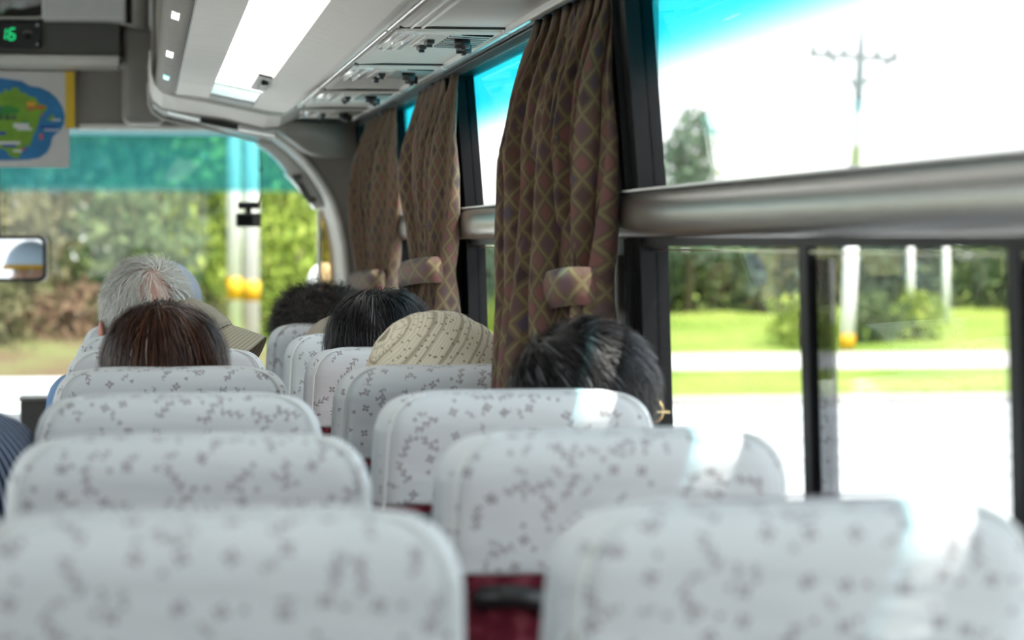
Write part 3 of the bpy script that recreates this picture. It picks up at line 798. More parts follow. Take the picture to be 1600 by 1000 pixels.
# island map sheet taped to the bulkhead
mp = root('map_sheet', (-.50, 8.575, 1.77), label='white sheet with a green island map hanging over the windscreen top', cat='map')
bm = bmesh.new(); box(bm, -.35, .265, 0, .0015, -.168, .169); link('sheet', bm, 'paper', mp, False)
def blob(pts, y, th=.0006):
    bm = bmesh.new(); prism(bm, pts, y - th, y); return bm
sea = []
for x, z in ((-.33, .09), (-.16, .135), (-.05, .155), (.10, .135), (.128, .118), (.165, .112), (.196, .098), (.222, .075), (.240, .045), (.250, .012), (.245, -.018), (.232, -.04), (.215, -.052), (.205, -.066), (.200, -.09), (.188, -.115), (.160, -.135), (.12, -.142), (.0, -.145), (-.2, -.12), (-.33, -.06)): sea.append((x, z))
link('sea_print', blob(sea, -.0005), 'map_blue', mp, False)
isl = [(-.28, .03), (-.15, .07), (-.02, .105), (.03, .088), (.045, .108), (.058, .095), (.068, .112), (.088, .112), (.100, .090), (.108, .098), (.125, .082), (.150, .076), (.160, .055), (.182, .052), (.190, .040), (.176, .022), (.165, .02), (.160, -.005), (.152, -.03), (.140, -.055), (.134, -.075), (.125, -.098), (.110, -.092), (.098, -.102), (.100, -.118), (.085, -.138), (.06, -.130), (.045, -.108), (.01, -.098), (-.12, -.10), (-.26, -.05)]
link('land_print', blob(isl, -.0012), 'map_green', mp, False)
for pts in ([(.0, .035), (.05, .05), (.09, .038), (.095, .022), (.04, .015), (.0, .02)], [(.10, -.008), (.125, -.004), (.128, -.018), (.105, -.022)], [(-.2, 0), (-.1, .03), (-.06, .0), (-.15, -.03)]):
    link('forest_print', blob(pts, -.0018), 'map_dark', mp, False)
link('islet_print', blob([(.185, -.0), (.20, .01), (.205, .022), (.215, .008), (.205, -.006)], -.0012), 'map_green', mp, False)
def rects(L, y=-.0024):
    bm = bmesh.new()
    for x0, x1, z0, z1 in L: box(bm, x0, x1, y - .0005, y, z0, z1)
    return bm
ink = []
for cx in (.005, .028, .052, .074):
    ink += [(cx - .008, cx + .008, .003, .006), (cx - .008, cx + .008, .011, .014), (cx - .0015, cx + .0015, -.004, .018), (cx - .008, cx - .005, -.003, .013), (cx + .005, cx + .008, -.003, .013)]
link('lettering', rects(ink), 'map_ink', mp, False)
for q_ in [(.072, .125, -.030, -.014), (.085, .135, -.038, -.028), (.01, .095, -.088, -.078), (.07, .10, -.115, -.107), (.205, .235, -.004, .002)]: link('label_block', rects([q_]), 'map_white', mp, False)
for q_ in [(.0, .045, -.055, -.043), (.035, .08, -.098, -.088), (.165, .225, -.030, -.022), (-.05, .03, .035, .042)]: link('label_block', rects([q_]), 'map_navy', mp, False)
for q_ in [(.118, .148, .046, .062)]: link('label_block', rects([q_]), 'map_orange', mp, False)
for q_ in [(.120, .145, .034, .042), (.166, .174, .012, .018), (.100, .110, -.108, -.100), (.162, .172, -.07, -.05), (.150, .180, .038, .048)]: link('label_block', rects([q_]), 'map_red', mp, False)
link('sea_lettering', rects([(.178 + i * .009, .184 + i * .009, -.040, -.033) for i in range(6)]), 'map_white', mp, False)
bm = bmesh.new(); box(bm, .252, .284, -.0045, -.0030, -.030, .170)
tag(link('tape', bm, 'yellow', mp, False))

# driver's mirror on its rod, dashboard camera on its cable
rm = root('rear_view_mirror', (-.455, 8.98, 1.278), label='black framed interior rear view mirror hanging at the left edge', cat='mirror')
drv_head = Vector((-.72, 8.12, 1.29)); mc = Vector((-.40, 8.98, 1.278))
nrm = ((Vector((0, 0, 1.34)) - mc).normalized() + (drv_head - mc).normalized()).normalized()
def rrect(hw, hh, r, n_=6):
    P = []
    for cx, cz, a0 in ((hw - r, hh - r, 0), (-hw + r, hh - r, 90), (-hw + r, -hh + r, 180), (hw - r, -hh + r, 270)):
        for k in range(n_ + 1): a = R(a0 + 90 * k / n_); P.append((cx + r * math.cos(a), cz + r * math.sin(a)))
    return P
mrot = (-nrm).to_track_quat('Y', 'Z').to_euler()
bm = mprism(rrect(.125, .085, .028), 0, .03); o = link('housing', bm, 'black', rm, False); o.rotation_euler = mrot; 
bm = mprism(rrect(.112, .072, .020), -.0035, -.001)
MAT['mirror'] = (lambda b: b.bsdf((.72, .75, .78), .03, 1.0))(NB('mirror_glass'))
o = link('mirror_glass', bm, 'mirror', rm, False); o.rotation_euler = mrot
bm = bmesh.new(); tube(bm, [(-.052, .03, .07), (-.052, .03, .48)], .007, 10); link('hanging_rod', bm, 'black', rm)

dc = root('dashboard_camera', (.415, 9.1, 1.445), label='small black camera box hanging by a cable in the windscreen', cat='camera')
bm = bmesh.new(); box(bm, -.047, .047, -.02, .02, -.048, .004, .003); link('body', bm, 'plastic_dark', dc, False)
bm = bmesh.new(); box(bm, -.040, .015, -.0215, -.0195, -.042, -.004, .001); link('screen', bm, 'rubber', dc, False)
bm = bmesh.new(); box(bm, -.040, .040, -.012, .012, .020, .046, .003); cyl(bm, (.0, 0, .012), .012, .018, 'z', 14); link('mount', bm, 'black', dc, False)
bm = bmesh.new(); tube(bm, [(.038, 0, .04), (.046, 0, .08), (.047, .01, .16), (.044, .03, .25)], .0028, 8); cyl(bm, (.047, .01, .17), .006, .02, 'z', 10); link('cable', bm, 'black', dc)

# dashboard, ticket box, outside mirror
db = root('dashboard', (-.33, 9.0, 0), label='white dashboard top under the windscreen', cat='dashboard')
bm = bmesh.new(); prism(bm, [(8.78, .30), (8.74, .62), (8.76, .672), (9.0, .684), (9.19, .68), (9.19, .30)], -1.08, 1.07, 'x'); bmesh.ops.translate(bm, vec=(0, -9.0, 0), verts=bm.verts)
link('top_shell', bm, 'roof_white', db, False)
bm = mbox(-1.08, 1.07, -.20, .20, .0, .30); link('lower_panel', bm, 'plastic_dark', db, False)
tb = root('ticket_box', (-.30, 8.5, 0), label='dark grey upright box with pale top beside the aisle at the front', cat='box')
bm = mbox(-.105, .09, -.08, .08, .0, .79, bev=.006); link('body', bm, 'plastic_dark', tb, False)
bm = mbox(-.110, .095, -.085, .085, .79, .802, bev=.003); link('lid', bm, 'plastic_grey', tb, False)
em = root('outside_mirror', (.77, 9.95, 1.17), label='grey rounded outside mirror housing seen through the lower right windscreen', cat='mirror')
bm = bmesh.new(); ell(bm, (0, 0, 0), (.075, .045, .085), sub=3)
link('housing', bm, 'white_plastic', em)
bm = bmesh.new(); tube(bm, [(.03, 0, -.06), (.06, -.3, -.14), (.04, -.62, -.25)], .012, 8); link('bracket', bm, 'black', em)

# ------------------------------------------------------------------ seats
def rring(hw, y0, y1, r, z, n_=7):
    """rounded rectangle ring: half width hw, rear y0, front y1"""
    P = []; r = min(r, hw * .95, (y1 - y0) * .48)
    for cx, cy, a0 in ((hw - r, y1 - r, 0), (-hw + r, y1 - r, 90), (-hw + r, y0 + r, 180), (hw - r, y0 + r, 270)):
        for k in range(n_ + 1): a = R(a0 + 90 * k / n_); P.append((cx + r * math.cos(a), cy + r * math.sin(a), z))
    return P
REC = .21
def seat_back_bm(top, z0, grow, hwb, hwt, depth, uvm=True, subx=6):
    """reclined back as a loft of rounded rectangles; rear face at y=0 at the top"""
    bm = bmesh.new(); uvl = bm.loops.layers.uv.new('UVMap')
    cr = .050; cd = .030; lv = []
    nz = 10; zt = top + grow
    for k in range(nz + 1):
        z = z0 + (zt - cr - z0) * k / nz; f = (z - .42) / (zt - .42)
        lv.append((z, hwb + (hwt - hwb) * max(0, min(1, f)) ** 2.2, 0.0))
    for k in range(1, 9):
        a = R(90 * k / 8); lv.append((zt - cr + cr * math.sin(a), hwt - cr * (1 - math.cos(a)), cd * (1 - math.cos(a)) * 1.0))
    rings = []; s = 0; arc = []; last = None
    for z, hw, ins in lv:
        off = REC * (top - z)
        y0 = off - grow + ins; y1 = off + depth + grow - ins
        rings.append([bm.verts.new(p) for p in rring(hw + grow, y0, y1, .035, z)])
        if last is not None: s += math.hypot(z - last[0], ins - last[1] + off - last[2])
        last = (z, ins, off); arc.append(s)
    # crown
    cz = lv[-1][0]; hw = lv[-1][1]; off = REC * (top - cz); y0 = off - grow + cd; y1 = off + depth + grow - cd
    for q, dz in ((.75, .003), (.4, .005)):
        ym = (y0 + y1) / 2; hy = (y1 - y0) / 2
        rings.append([bm.verts.new((p[0] * (1 - (1 - q) * .35), ym + (p[1] - ym) * q, cz + dz)) for p in rring(hw + grow, y0, y1, .035, 0)])
        arc.append(arc[-1] + .02)
    nn = len(rings[0])
    for i, (a, b) in enumerate(zip(rings, rings[1:])):
        for k in range(nn):
            j = (k + 1) % nn
            f = bm.faces.new((a[k], a[j], b[j], b[k]))
            side = abs((a[k].co.x + a[j].co.x) / 2) > (lv[min(i, len(lv) - 1)][1] + grow) * .985
            for lp, (vv, ar) in zip(f.loops, ((a[k], arc[i]), (a[j], arc[i]), (b[j], arc[i + 1]), (b[k], arc[i + 1]))):
                lp[uvl].uv = (vv.co.x, ar) if not side else (.21, ar)
    bm.faces.new(rings[-1])
    bm.faces.new(rings[0][::-1])
    bmesh.ops.recalc_face_normals(bm, faces=bm.faces)
    return bm, lv
TOP = 1.123
def build_seat():
    s = root('coach_seat', cat='seat')
    bm, lv = seat_back_bm(TOP, .40, 0, .205, .185, .115); link('backrest', bm, 'maroon', s)
    # the cover: two subdivided, softly wrinkled
    bm, lv = seat_back_bm(TOP, .972, .006, .203, .186, .115)
    c = link('headrest_cover', bm, 'cover', s)
    sd = c.modifiers.new('sub', 'SUBSURF'); sd.levels = 1; sd.render_levels = 2
    for sx in (-1, 1):
        bm = bmesh.new(); pts = []
        for z, hw, ins in lv:
            pts.append((sx * (hw + .006 - .012), REC * (TOP - z) - .004 + ins, z))
        tube(bm, pts, .0022, 6); link('seam_piping', bm, 'piping', c)
    bm = bmesh.new(); box(bm, -.203, .203, .17, .64, .30, .425, .03, 4); link('seat_cushion', bm, 'maroon', s)
    for sx in (-1, 1):
        bm = bmesh.new(); tube(bm, [(sx * .16, .22, 0), (sx * .16, .24, .30)], .018, 10); box(bm, sx * .16 - .02, sx * .16 + .02, .18, .60, .27, .305, .004)
        box(bm, sx * .16 - .025, sx * .16 + .025, .16, .30, 0, .012); tube(bm, [(sx * .16, .55, 0), (sx * .16, .55, .29)], .015, 10)
        link('leg', bm, 'black', s)
    bm = bmesh.new(); tube(bm, [(-.150, .045, .945), (-.150, .010, .955), (-.125, -.004, .958), (-.09, .001, .952), (-.085, .040, .94)], .013, 10); link('grab_handle', bm, 'black', s)
    bm = bmesh.new(); tube(bm, [(-.222, .22, .62), (-.222, .48, .615)], .016, 10); ell(bm, (-.222, .48, .615), (.018, .02, .018), sub=2); link('armrest', bm, 'black', s)
    return s
seat0 = build_seat(); used = [0]
def put_seat(x, yrear, label, group):
    s = seat0 if not used[0] else dup(seat0)
    used[0] = 1; s.location = (x, yrear, 0); s['label'] = label; s['group'] = group; s['category'] = 'seat'
    return s
YR = [1.80, 2.54, 3.24, 3.94, 4.64, 5.34, 6.04]
XA, XW = .055, .520
LA = ['white-covered coach seat nearest the camera at bottom left, top edge strongly blurred',
      'aisle seat with crumpled white sprigged cover, second from the camera',
      'aisle seat with white sprigged cover, third from the camera, nobody in it',
      'aisle seat directly behind the brown-haired woman',
      'aisle seat supporting the tilted beige sun hat wearer',
      'aisle seat of the white-haired man',
      'farthest aisle seat, in front of the white-haired man']
LW = ['window-side coach seat nearest the camera at bottom right, white cover blurred',
      'sunlit window-side seat beside the sliding pane, second from the camera',
      'window-side seat the black-haired man leans out of',
      'window-side seat directly behind the knitted cream hat',
      'window-side seat of the woman with straight black hair',
      'window-side seat of the person in the plain beige hat, partly hidden',
      'farthest window-side seat, just behind the curly dark hair']
for i, y in enumerate(YR):
    put_seat(XA, y, LA[i], 'aisle seats of the right-hand pairs'); put_seat(XW, y, LW[i], 'window seats of the right-hand pairs')
put_seat(-.53, 3.00, 'seat across the aisle under the person in the striped shirt', 'seats across the aisle')
put_seat(-.80, 7.45, "driver's seat at the front left", 'seats across the aisle')

# ------------------------------------------------------------------ curtains
def curtain(y0, y1, ztop, zbot, ztie, tw, tcy, label, folds=7, seed=1, free=0.0, xw=.752, flip=1, inw=.0):
    """hanging drape along the wall, gathered at ztie to width tw about y=tcy; free = share of the cloth (near/forward side) that hangs loose"""
    rng = random.Random(seed)
    r0 = root('curtain', (xw, (y0 + y1) / 2, ztop), label=label, cat='curtain', group='brown diamond curtains')
    cy = (y0 + y1) / 2
    def sheet(ya, yb, gath, nf, nm, xoff=0.0, zb=zbot, swing=None):
        bm = bmesh.new(); uvl = bm.loops.layers.uv.new('UVMap'); NU, NV = nf * 14, 60
        ph = [rng.uniform(-.5, .5) for _ in range(nf + 2)]; am = [rng.uniform(.6, 1.25) for _ in range(nf + 2)]
        V = []
        for j in range(NV + 1):
            z = ztop + (zb - ztop) * j / NV; row = []
            if gath:
                if z > ztie: f = ((ztop - z) / (ztop - ztie)); g = f ** 2.0
                else: g = max(0, 1 - (ztie - z) / .10 * .35)
            else: g = 0
            for i in range(NU + 1):
                u = i / NU; k = int(u * nf); fr = u * nf - k
                yy = ya + (yb - ya) * u
                wd = yb - ya; tgt = tcy - tw / 2 + tw * u
                yy = yy * (1 - g) + tgt * g
                a = am[k] * (1 - fr) + am[k + 1] * fr
                amp = (.008 + .034 * min(1, (ztop - z) / .25)) * a * (1.0 + .25 * math.sin(z * 7 + k)) * (1 - .45 * g)
                if j < 3: amp *= .8
                th = u * nf * 2 * PI + ph[k] * (1 - fr) + ph[k + 1] * fr + .35 * math.sin(z * 5)
                x = (math.sin(th) + .28 * math.sin(2 * th + .6)) * amp
                x += .25 * amp * math.sin(u * nf * 4.3 * PI + z * 9)
                x -= xoff + inw * (ztop - z) + .022 * min(1, (ztop - z) / .15)
                yy += .020 * math.cos(u * nf * 2 * PI + z * 3) * (1 - .5 * g)
                if swing:
                    q = min(1.0, (ztop - z) / swing[4]); yy += (swing[0] + (swing[1] - swing[0]) * u - (ya + (yb - ya) * u)) * q; x -= (swing[2] + (swing[3] - swing[2]) * u) * q
                row.append(bm.verts.new((x, yy - cy, z - ztop)))
            V.append(row)
        wtot = (yb - ya) * 3.0
        for j in range(NV):
            for i in range(NU):
                f = bm.faces.new((V[j][i], V[j][i + 1], V[j + 1][i + 1], V[j + 1][i]))
                for lp, (ii, jj) in zip(f.loops, ((i, j), (i + 1, j), (i + 1, j + 1), (i, j + 1))):
                    lp[uvl].uv = (ii / NU * wtot, jj / NV * (ztop - zb))
        o = link(nm, bm, 'curtain', r0)
        sl = o.modifiers.new('thick', 'SOLIDIFY'); sl.thickness = .002
        return o
    if free > 0:
        ysp = y1 - (y1 - y0) * free
        sheet(y0, ysp, True, folds, 'gathered_drape'); sheet(ysp - .05, y1, False, max(3, int(folds * .8)), 'loose_drape', .012, swing=(3.66, 3.88, .04, .10, .72))
    else: sheet(y0, y1, True, folds, 'gathered_drape')
    bm = bmesh.new(); uvl = bm.loops.layers.uv.new('UVMap'); N = 40; rings = []
    for i in range(N):
        a = 2 * PI * i / N; ca, sa = math.cos(a), math.sin(a)
        px = (abs(ca) ** .8 * (1 if ca > 0 else -1)) * .040 - .042 - inw * (ztop - ztie); py = sa * (tw / 2 + .022); sag = -.012 * sa * flip
        rings.append([(px * q, py * (1 + (q - 1) * .3) + tcy - cy, ztie - ztop + dz + sag) for q, dz in ((1, .030), (1.10, .012), (1.10, -.012), (1, -.030))])
    VV = [[bm.verts.new(p) for p in rg] for rg in rings]
    for i in range(N):
        a, b = VV[i], VV[(i + 1) % N]
        for k in range(3):
            f = bm.faces.new((a[k], b[k], b[k + 1], a[k + 1]))
            for lp, (ii, kk) in zip(f.loops, ((i, k), (i + 1, k), (i + 1, k + 1), (i, k + 1))): lp[uvl].uv = (ii * .008, kk * .02)
    o = link('tie_back', bm, 'curtain', r0); sl = o.modifiers.new('thick', 'SOLIDIFY'); sl.thickness = .003
    bmesh_dummy = None
    return r0
curtain(3.74, 4.43, 1.752, .60, 1.258, .20, 3.86, 'largest brown diamond curtain, hanging behind the black-haired man, tied back', 5, 3, free=.50, inw=.02)
curtain(5.62, 6.45, 1.742, .62, 1.262, .50, 5.95, 'middle brown diamond curtain tied with a matching band above the knitted hat', 6, 8, inw=.01)
curtain(7.02, 7.90, 1.74, .62, 1.215, .66, 7.42, 'farthest brown diamond curtain, slim, nearest the windscreen', 6, 5)
hk = root('tieback_hook', (.776, 3.93, 1.27), label='black hook on the pillar beside the largest curtain', cat='hook')
bm = bmesh.new(); box(bm, -.012, .012, -.012, .012, -.05, .05, .003); link('plate', bm, 'black', hk, False)
bm = bmesh.new(); tube(bm, [(-.012, 0, -.03), (-.03, 0, -.045), (-.035, 0, -.03), (-.03, 0, -.01)], .004, 8); link('hook', bm, 'black', hk)

# ------------------------------------------------------------------ people
def vox(o, size, smooth=4):
    m = o.modifiers.new('remesh', 'REMESH'); m.mode = 'VOXEL'; m.voxel_size = size; m.use_smooth_shade = True
    s = o.modifiers.new('smooth', 'SMOOTH'); s.iterations = smooth; s.factor = .5
def head_matrix(dx, dy, hz, yaw, pitch, roll):
    """head frame -> person frame; origin at the skull centre, H top about +.115"""
    return Matrix.Translation((dx, dy, hz)) @ Matrix.Rotation(R(yaw), 4, 'Z') @ Matrix.Rotation(R(pitch), 4, 'X') @ Matrix.Rotation(R(roll), 4, 'Y')
def make_person(label, loc, htop, dx=0, dy=-.06, yaw=0, pitch=0, roll=0, skin='skin', shirt='shirt_white', scale=1.0, rz=0):
    p = root('person', loc, rz, label=label, cat='person', group=None)
    hz = htop - .115; H = head_matrix(dx, dy, hz, yaw, pitch, roll)
    sh = Vector((dx * .45, -.02, .955))
    bm = bmesh.new()
    ell(bm, (0, -.010, .022), (.074, .090, .090), H); ell(bm, (0, .030, -.035), (.060, .060, .074), H); ell(bm, (0, .048, -.078), (.038, .038, .032), H)
    ell(bm, (0, .062, .035), (.055, .028, .030), H); ell(bm, (0, .066, -.028), (.050, .024, .025), H)
    tcap(bm, (0, .086, .010), (0, .104, -.030), .008, .014, H); ell(bm, (0, .088, -.058), (.022, .008, .006), H); ell(bm, (0, .086, -.068), (.019, .008, .006), H)
    for s in (-1, 1):
        ell(bm, (s * .078, -.008, -.020), (.009, .020, .032), Matrix(H) @ Matrix.Rotation(R(s * -14), 4, 'Z'), 2)
        tcap(bm, (s * .070, .0, -.030), (s * .080, -.004, -.024), .012, .010, H)
    neck0 = H @ Vector((0, -.025, -.06)); tcap(bm, neck0, (dx * .45, -.020, .93), .050, .062)
    ell(bm, (dx * .1, .10, .535), (.165, .115, .115)); ell(bm, (dx * .2, .055, .68), (.145, .10, .13)); ell(bm, (dx * .35, .0, .85), (.16, .10, .15))
    tcap(bm, (sh.x - .13, -.01, .94), (sh.x + .13, -.01, .94), .062, .062); ell(bm, (sh.x, -.01, .955), (.10, .06, .05))
    hands = []
    for s in (-1, 1):
        a = Vector((sh.x + s * .165, -.005, .935)); e = Vector((s * .205 + dx * .2, .06, .69)); w_ = Vector((s * .105, .27, .615))
        tcap(bm, a, e, .047, .038); tcap(bm, e, w_, .038, .026)
        c = w_ + Vector((-s * .010, .045, .0)); ell(bm, c, (.037, .045, .015)); hands.append((s, w_, c))
        tcap(bm, (s * .085, .13, .50), (s * .10, .44, .50), .082, .056); tcap(bm, (s * .10, .44, .50), (s * .10, .45, .10), .053, .036)
        ell(bm, (s * .10, .50, .045), (.042, .11, .038)); tcap(bm, (s * .10, .45, .12), (s * .10, .455, .06), .036, .040)
        for f, (ox, ln) in enumerate(((-.028, .058), (-.0095, .068), (.0095, .064), (.028, .050))):
            b0 = c + Vector((ox, .030, .0)); m0 = b0 + Vector((ox * .12, ln * .55, .004)); t0 = m0 + Vector((0, ln * .42, -.016))
            tcap(bm, b0, m0, .0095, .0088, None, 10); tcap(bm, m0, t0, .0088, .0075, None, 10)
        th = c + Vector((-s * .030, -.012, .0)); t1 = th + Vector((-s * .018, .030, -.002)); tcap(bm, th, t1, .012, .010, None, 10); tcap(bm, t1, t1 + Vector((-s * .003, .026, -.006)), .010, .008, None, 10)
    b = link('body', bm, skin, p); vox(b, .0062, 3)
    # clothing: slightly larger shells over torso, arms and legs
    g = .012; bm = bmesh.new()
    ell(bm, (dx * .1, .10, .545), (.165 + g, .115 + g, .115)); ell(bm, (dx * .2, .055, .68), (.150 + g, .10 + g, .13)); ell(bm, (dx * .35, .0, .85), (.16 + g, .10 + g, .15))
    tcap(bm, (sh.x - .13, -.01, .94), (sh.x + .13, -.01, .94), .062 + g, .062 + g); ell(bm, (sh.x, -.015, .965), (.095, .065, .058))
    for s in (-1, 1):
        a = Vector((sh.x + s * .165, -.005, .935)); e = Vector((s * .205 + dx * .2, .06, .69)); w_ = Vector((s * .105, .27, .615))
        tcap(bm, a, e, .047 + g * 1.4, .038 + g * 1.4); tcap(bm, e, e.lerp(w_, .45), .038 + g * 1.3, .034 + g * 1.3)
    o = link('shirt', bm, shirt, p); vox(o, .010, 5)
    bm = bmesh.new(); ell(bm, (dx * .1, .11, .515), (.165 + g, .12 + g, .10))
    for s in (-1, 1):
        tcap(bm, (s * .085, .13, .50), (s * .10, .44, .50), .082 + g, .056 + g); tcap(bm, (s * .10, .44, .50), (s * .10, .45, .13), .053 + g, .042 + g)
    o = link('trousers', bm, 'trousers', p); vox(o, .011, 4)
    for s in (-1, 1):
        bm = bmesh.new(); ell(bm, (s * .10, .505, .045), (.047, .125, .043)); box(bm, s * .10 - .045, s * .10 + .045, .40, .62, 0, .03, .008); o = link('shoe', bm, 'black', p)
        bm = bmesh.new(); ell(bm, (s * .029, .083, .006), (.012, .008, .007), H, 2); e_ = link('eye', bm, 'eye', p)
        bm = bmesh.new(); ell(bm, (s * .029, .0895, .006), (.005, .003, .005), H, 2); link('iris', bm, 'black', e_)
    bm = bmesh.new(); tcap(bm, (-.02, .0935, -.063), (.02, .0935, -.063), .0035, .0035, H); link('lips', bm, 'skin_red', p)
    for s in (-1, 1):
        bm = bmesh.new(); tcap(bm, (s * .016, .091, .022), (s * .044, .080, .024), .004, .003, H, 8); link('eyebrow', bm, 'black', p)
    return p, H

def hair(p, H, mat, n, L, rad=(.092, .104, .098), cen=(0, -.014, .026), whorl=(0, -.45, .9), swirl=.35, wid=.0016, lift=.008, curl=0.0, jit=.25, seed=1,
         low=-.55, face=.50, droop=.25, K=7, thick=.010, bald=None, greymix=.0, part=None, basegrow=0.0, cut=None, vol=None):
    rng = random.Random(seed); cen = Vector(cen); rad = Vector(rad); W = Vector(whorl).normalized()
    # scalp volume under the strands
    bm = bmesh.new(); uvl = bm.loops.layers.uv.new('UVMap')
    g = bmesh.ops.create_icosphere(bm, subdivisions=4, radius=1)['verts']
    rm = [v for v in g if (v.co.y > face + .1 and v.co.z < .55) or v.co.z < low - .12]
    bmesh.ops.delete(bm, geom=rm, context='VERTS')
    for v in bm.verts:
        d = v.co.copy(); q = Vector((d.x * rad.x, d.y * rad.y, d.z * rad.z)) * (1 - .03 + basegrow + noise.noise(d * 3 + Vector((seed, 0, 0))) * .05)
        v.co = H @ (q + cen)
    for f in bm.faces:
        c = rng.random() * .35
        for lp in f.loops: lp[uvl].uv = (c, 0)
    if bald is None:
        sc_ = link('hair_base', bm, mat, p); sl = sc_.modifiers.new('t', 'SOLIDIFY'); sl.thickness = .004
    else: bm.free()
    bm = bmesh.new(); uvl = bm.loops.layers.uv.new('UVMap')
    cnt = 0; tries = 0
    while cnt < n and tries < n * 12:
        tries += 1
        d = Vector((rng.gauss(0, 1), rng.gauss(0, 1), rng.gauss(0, 1))).normalized()
        if d.z < low or (d.y > face and d.z < .45 + .25 * (d.y - face)): continue
        if bald and (d - Vector(bald[0]).normalized()).length < bald[1] and rng.random() < bald[2]: continue
        cnt += 1
        lay = rng.random(); c = min(1, max(0, rng.gauss(.42, .25)));
        if rng.random() < greymix: c = rng.uniform(.93, 1)
        q = Vector((d.x * rad.x, d.y * rad.y, d.z * rad.z)); pts = []; nrms = []
        LL = L * rng.uniform(.6, 1.1); stp = LL / K; ph = rng.uniform(0, 6.28); cd = Vector((rng.uniform(-1, 1), rng.uniform(-1, 1), rng.uniform(-1, 1))) * jit
        fr = noise.noise_vector(d * 2.2 + Vector((seed * 3.1, 1, 2))) * .8
        for k in range(K + 1):
            nn = Vector((q.x / rad.x ** 2, q.y / rad.y ** 2, q.z / rad.z ** 2)).normalized()
            pts.append(q.copy()); nrms.append(nn)
            dn = q.normalized(); away = (dn - W); t = away - nn * away.dot(nn)
            if t.length < 1e-3: t = Vector((rng.uniform(-1, 1), rng.uniform(-1, 1), 0))
            t.normalize(); sw = nn.cross(t) * swirl * max(0, 1.2 - away.length)
            if part is not None: t = t * .6 + Vector((1 if q.x > part else -1, 0, -.2)) * .6
            t = t + sw + Vector((0, 0, -droop)) + cd + fr * .6
            if q.z < -.01: t = t + Vector((0, 0, -droop * 2.5))
            t = t - nn * t.dot(nn) * (.9 if q.z > -.02 or L < .12 else .25)
            t.normalize(); q = q + t * stp
            if curl:
                a = ph + k * 1.9; q = q + (nn.cross(t) * math.cos(a) + nn * math.sin(a)) * curl
            e = math.sqrt((q.x / rad.x) ** 2 + (q.y / rad.y) ** 2 + (q.z / rad.z) ** 2)
            tgt = 1.0 + (thick * lay + lift * (k + 1) / K * rng.uniform(.5, 1.5)) / rad.x
            if q.z > -.03 or L < .12: q = q * (1 + (tgt / e - 1) * (.8 if not curl else .45))
            elif e < 1.0: q = q * (1.0 / e)
        prev = None
        for k, (a, nn) in enumerate(zip(pts, nrms)):
            t = (pts[min(k + 1, K)] - pts[max(k - 1, 0)]).normalized(); s = t.cross(nn)
            if s.length < 1e-4: s = Vector((1, 0, 0))
            s = s.normalized() * wid * (1 - (k / K) ** 2 * .85) * .5; zz = a + cen
            cur = (bm.verts.new(H @ (zz - s)), bm.verts.new(H @ (zz + s)))
            if prev:
                f = bm.faces.new((prev[0], prev[1], cur[1], cur[0]))
                for lp in f.loops: lp[uvl].uv = (c, 0)
            prev = cur
    return link('hair', bm, mat, p)

def dome(bm, rad, cen, H, zmin=-.2, nu=64, nv=24, axis=None, wav=0.0, sd=0):
    """cap dome with uv: u metres along, v band index"""
    uvl = bm.loops.layers.uv.new('UVMap'); rad = Vector(rad); cen = Vector(cen); G = []
    for j in range(nv + 1):
        th = (PI / 2 - math.asin(max(-1, min(1, zmin)))) * j / nv
        row = []
        for i in range(nu):
            a = 2 * PI * i / nu; d = Vector((math.sin(th) * math.cos(a), math.sin(th) * math.sin(a), math.cos(th)))
            f = 1 + wav * noise.noise(d * 4 + Vector((sd, 0, 0)))
            row.append((bm.verts.new(H @ (Vector((d.x * rad.x, d.y * rad.y, d.z * rad.z)) * f + cen)), d))
        G.append(row)
    ax = Vector(axis or (0, 0, 1)).normalized(); e1 = ax.orthogonal().normalized(); e2 = ax.cross(e1)
    def uvof(d):
        v = .5 - .5 * d.dot(ax); an = math.atan2(d.dot(e2), d.dot(e1)); return an * .10, v
    for j in range(nv):
        for i in range(nu):
            k = (i + 1) % nu; q = (G[j][i], G[j][k], G[j + 1][k], G[j + 1][i])
            if j == 0: q = (G[0][i], G[1][k], G[1][i])
            try: f = bm.faces.new([x[0] for x in q])
            except ValueError: continue
            uvs = [uvof(x[1]) for x in q]; m0 = uvs[0][0]
            for lp, (uu, vv) in zip(f.loops, uvs):
                if uu - m0 > .3: uu -= .2 * PI
                if m0 - uu > .3: uu += .2 * PI
                lp[uvl].uv = (uu, vv)
    bmesh.ops.remove_doubles(bm, verts=[x[0] for x in G[0]], dist=.0005)
    return bm

def at_row(i): return YR[i] + .28
# black-haired man in the third row, leaning to the window, head turned to it
p, H = make_person('person with thick short black hair and gold glasses leaning towards the near window', (.50, at_row(2), 0), 1.220, dx=.148, dy=-.10, yaw=-52, pitch=-6, roll=6, shirt='shirt_dark')
hair(p, H, 'hair_black', 5200, .075, rad=(.096, .106, .104), cen=(0, -.012, .010), whorl=(-.25, -.55, .8), swirl=.9, wid=.0019, lift=.010, jit=.18, seed=3, low=-.82, face=.42, droop=.12, greymix=.05)
gl = root('glasses_pivot', (0, 0, 0))
bpy.data.objects.remove(gl)
bm = bmesh.new()
for s in (-1, 1):
    tube(bm, [H @ Vector((s * .034 + .026 * math.cos(a), .100, .0 + .020 * math.sin(a))) for a in [2 * PI * k / 20 for k in range(21)]], .0016, 6, caps=False)
    tube(bm, [H @ Vector(q) for q in ((s * .060, .100, .004), (s * .084, .085, .004), (s * .085, .02, .002), (s * .083, -.01, -.008))], .0016, 6)
tube(bm, [H @ Vector(q) for q in ((-.009, .101, .004), (0, .104, .008), (.009, .101, .004))], .0016, 6)
link('glasses', bm, 'gold', p)

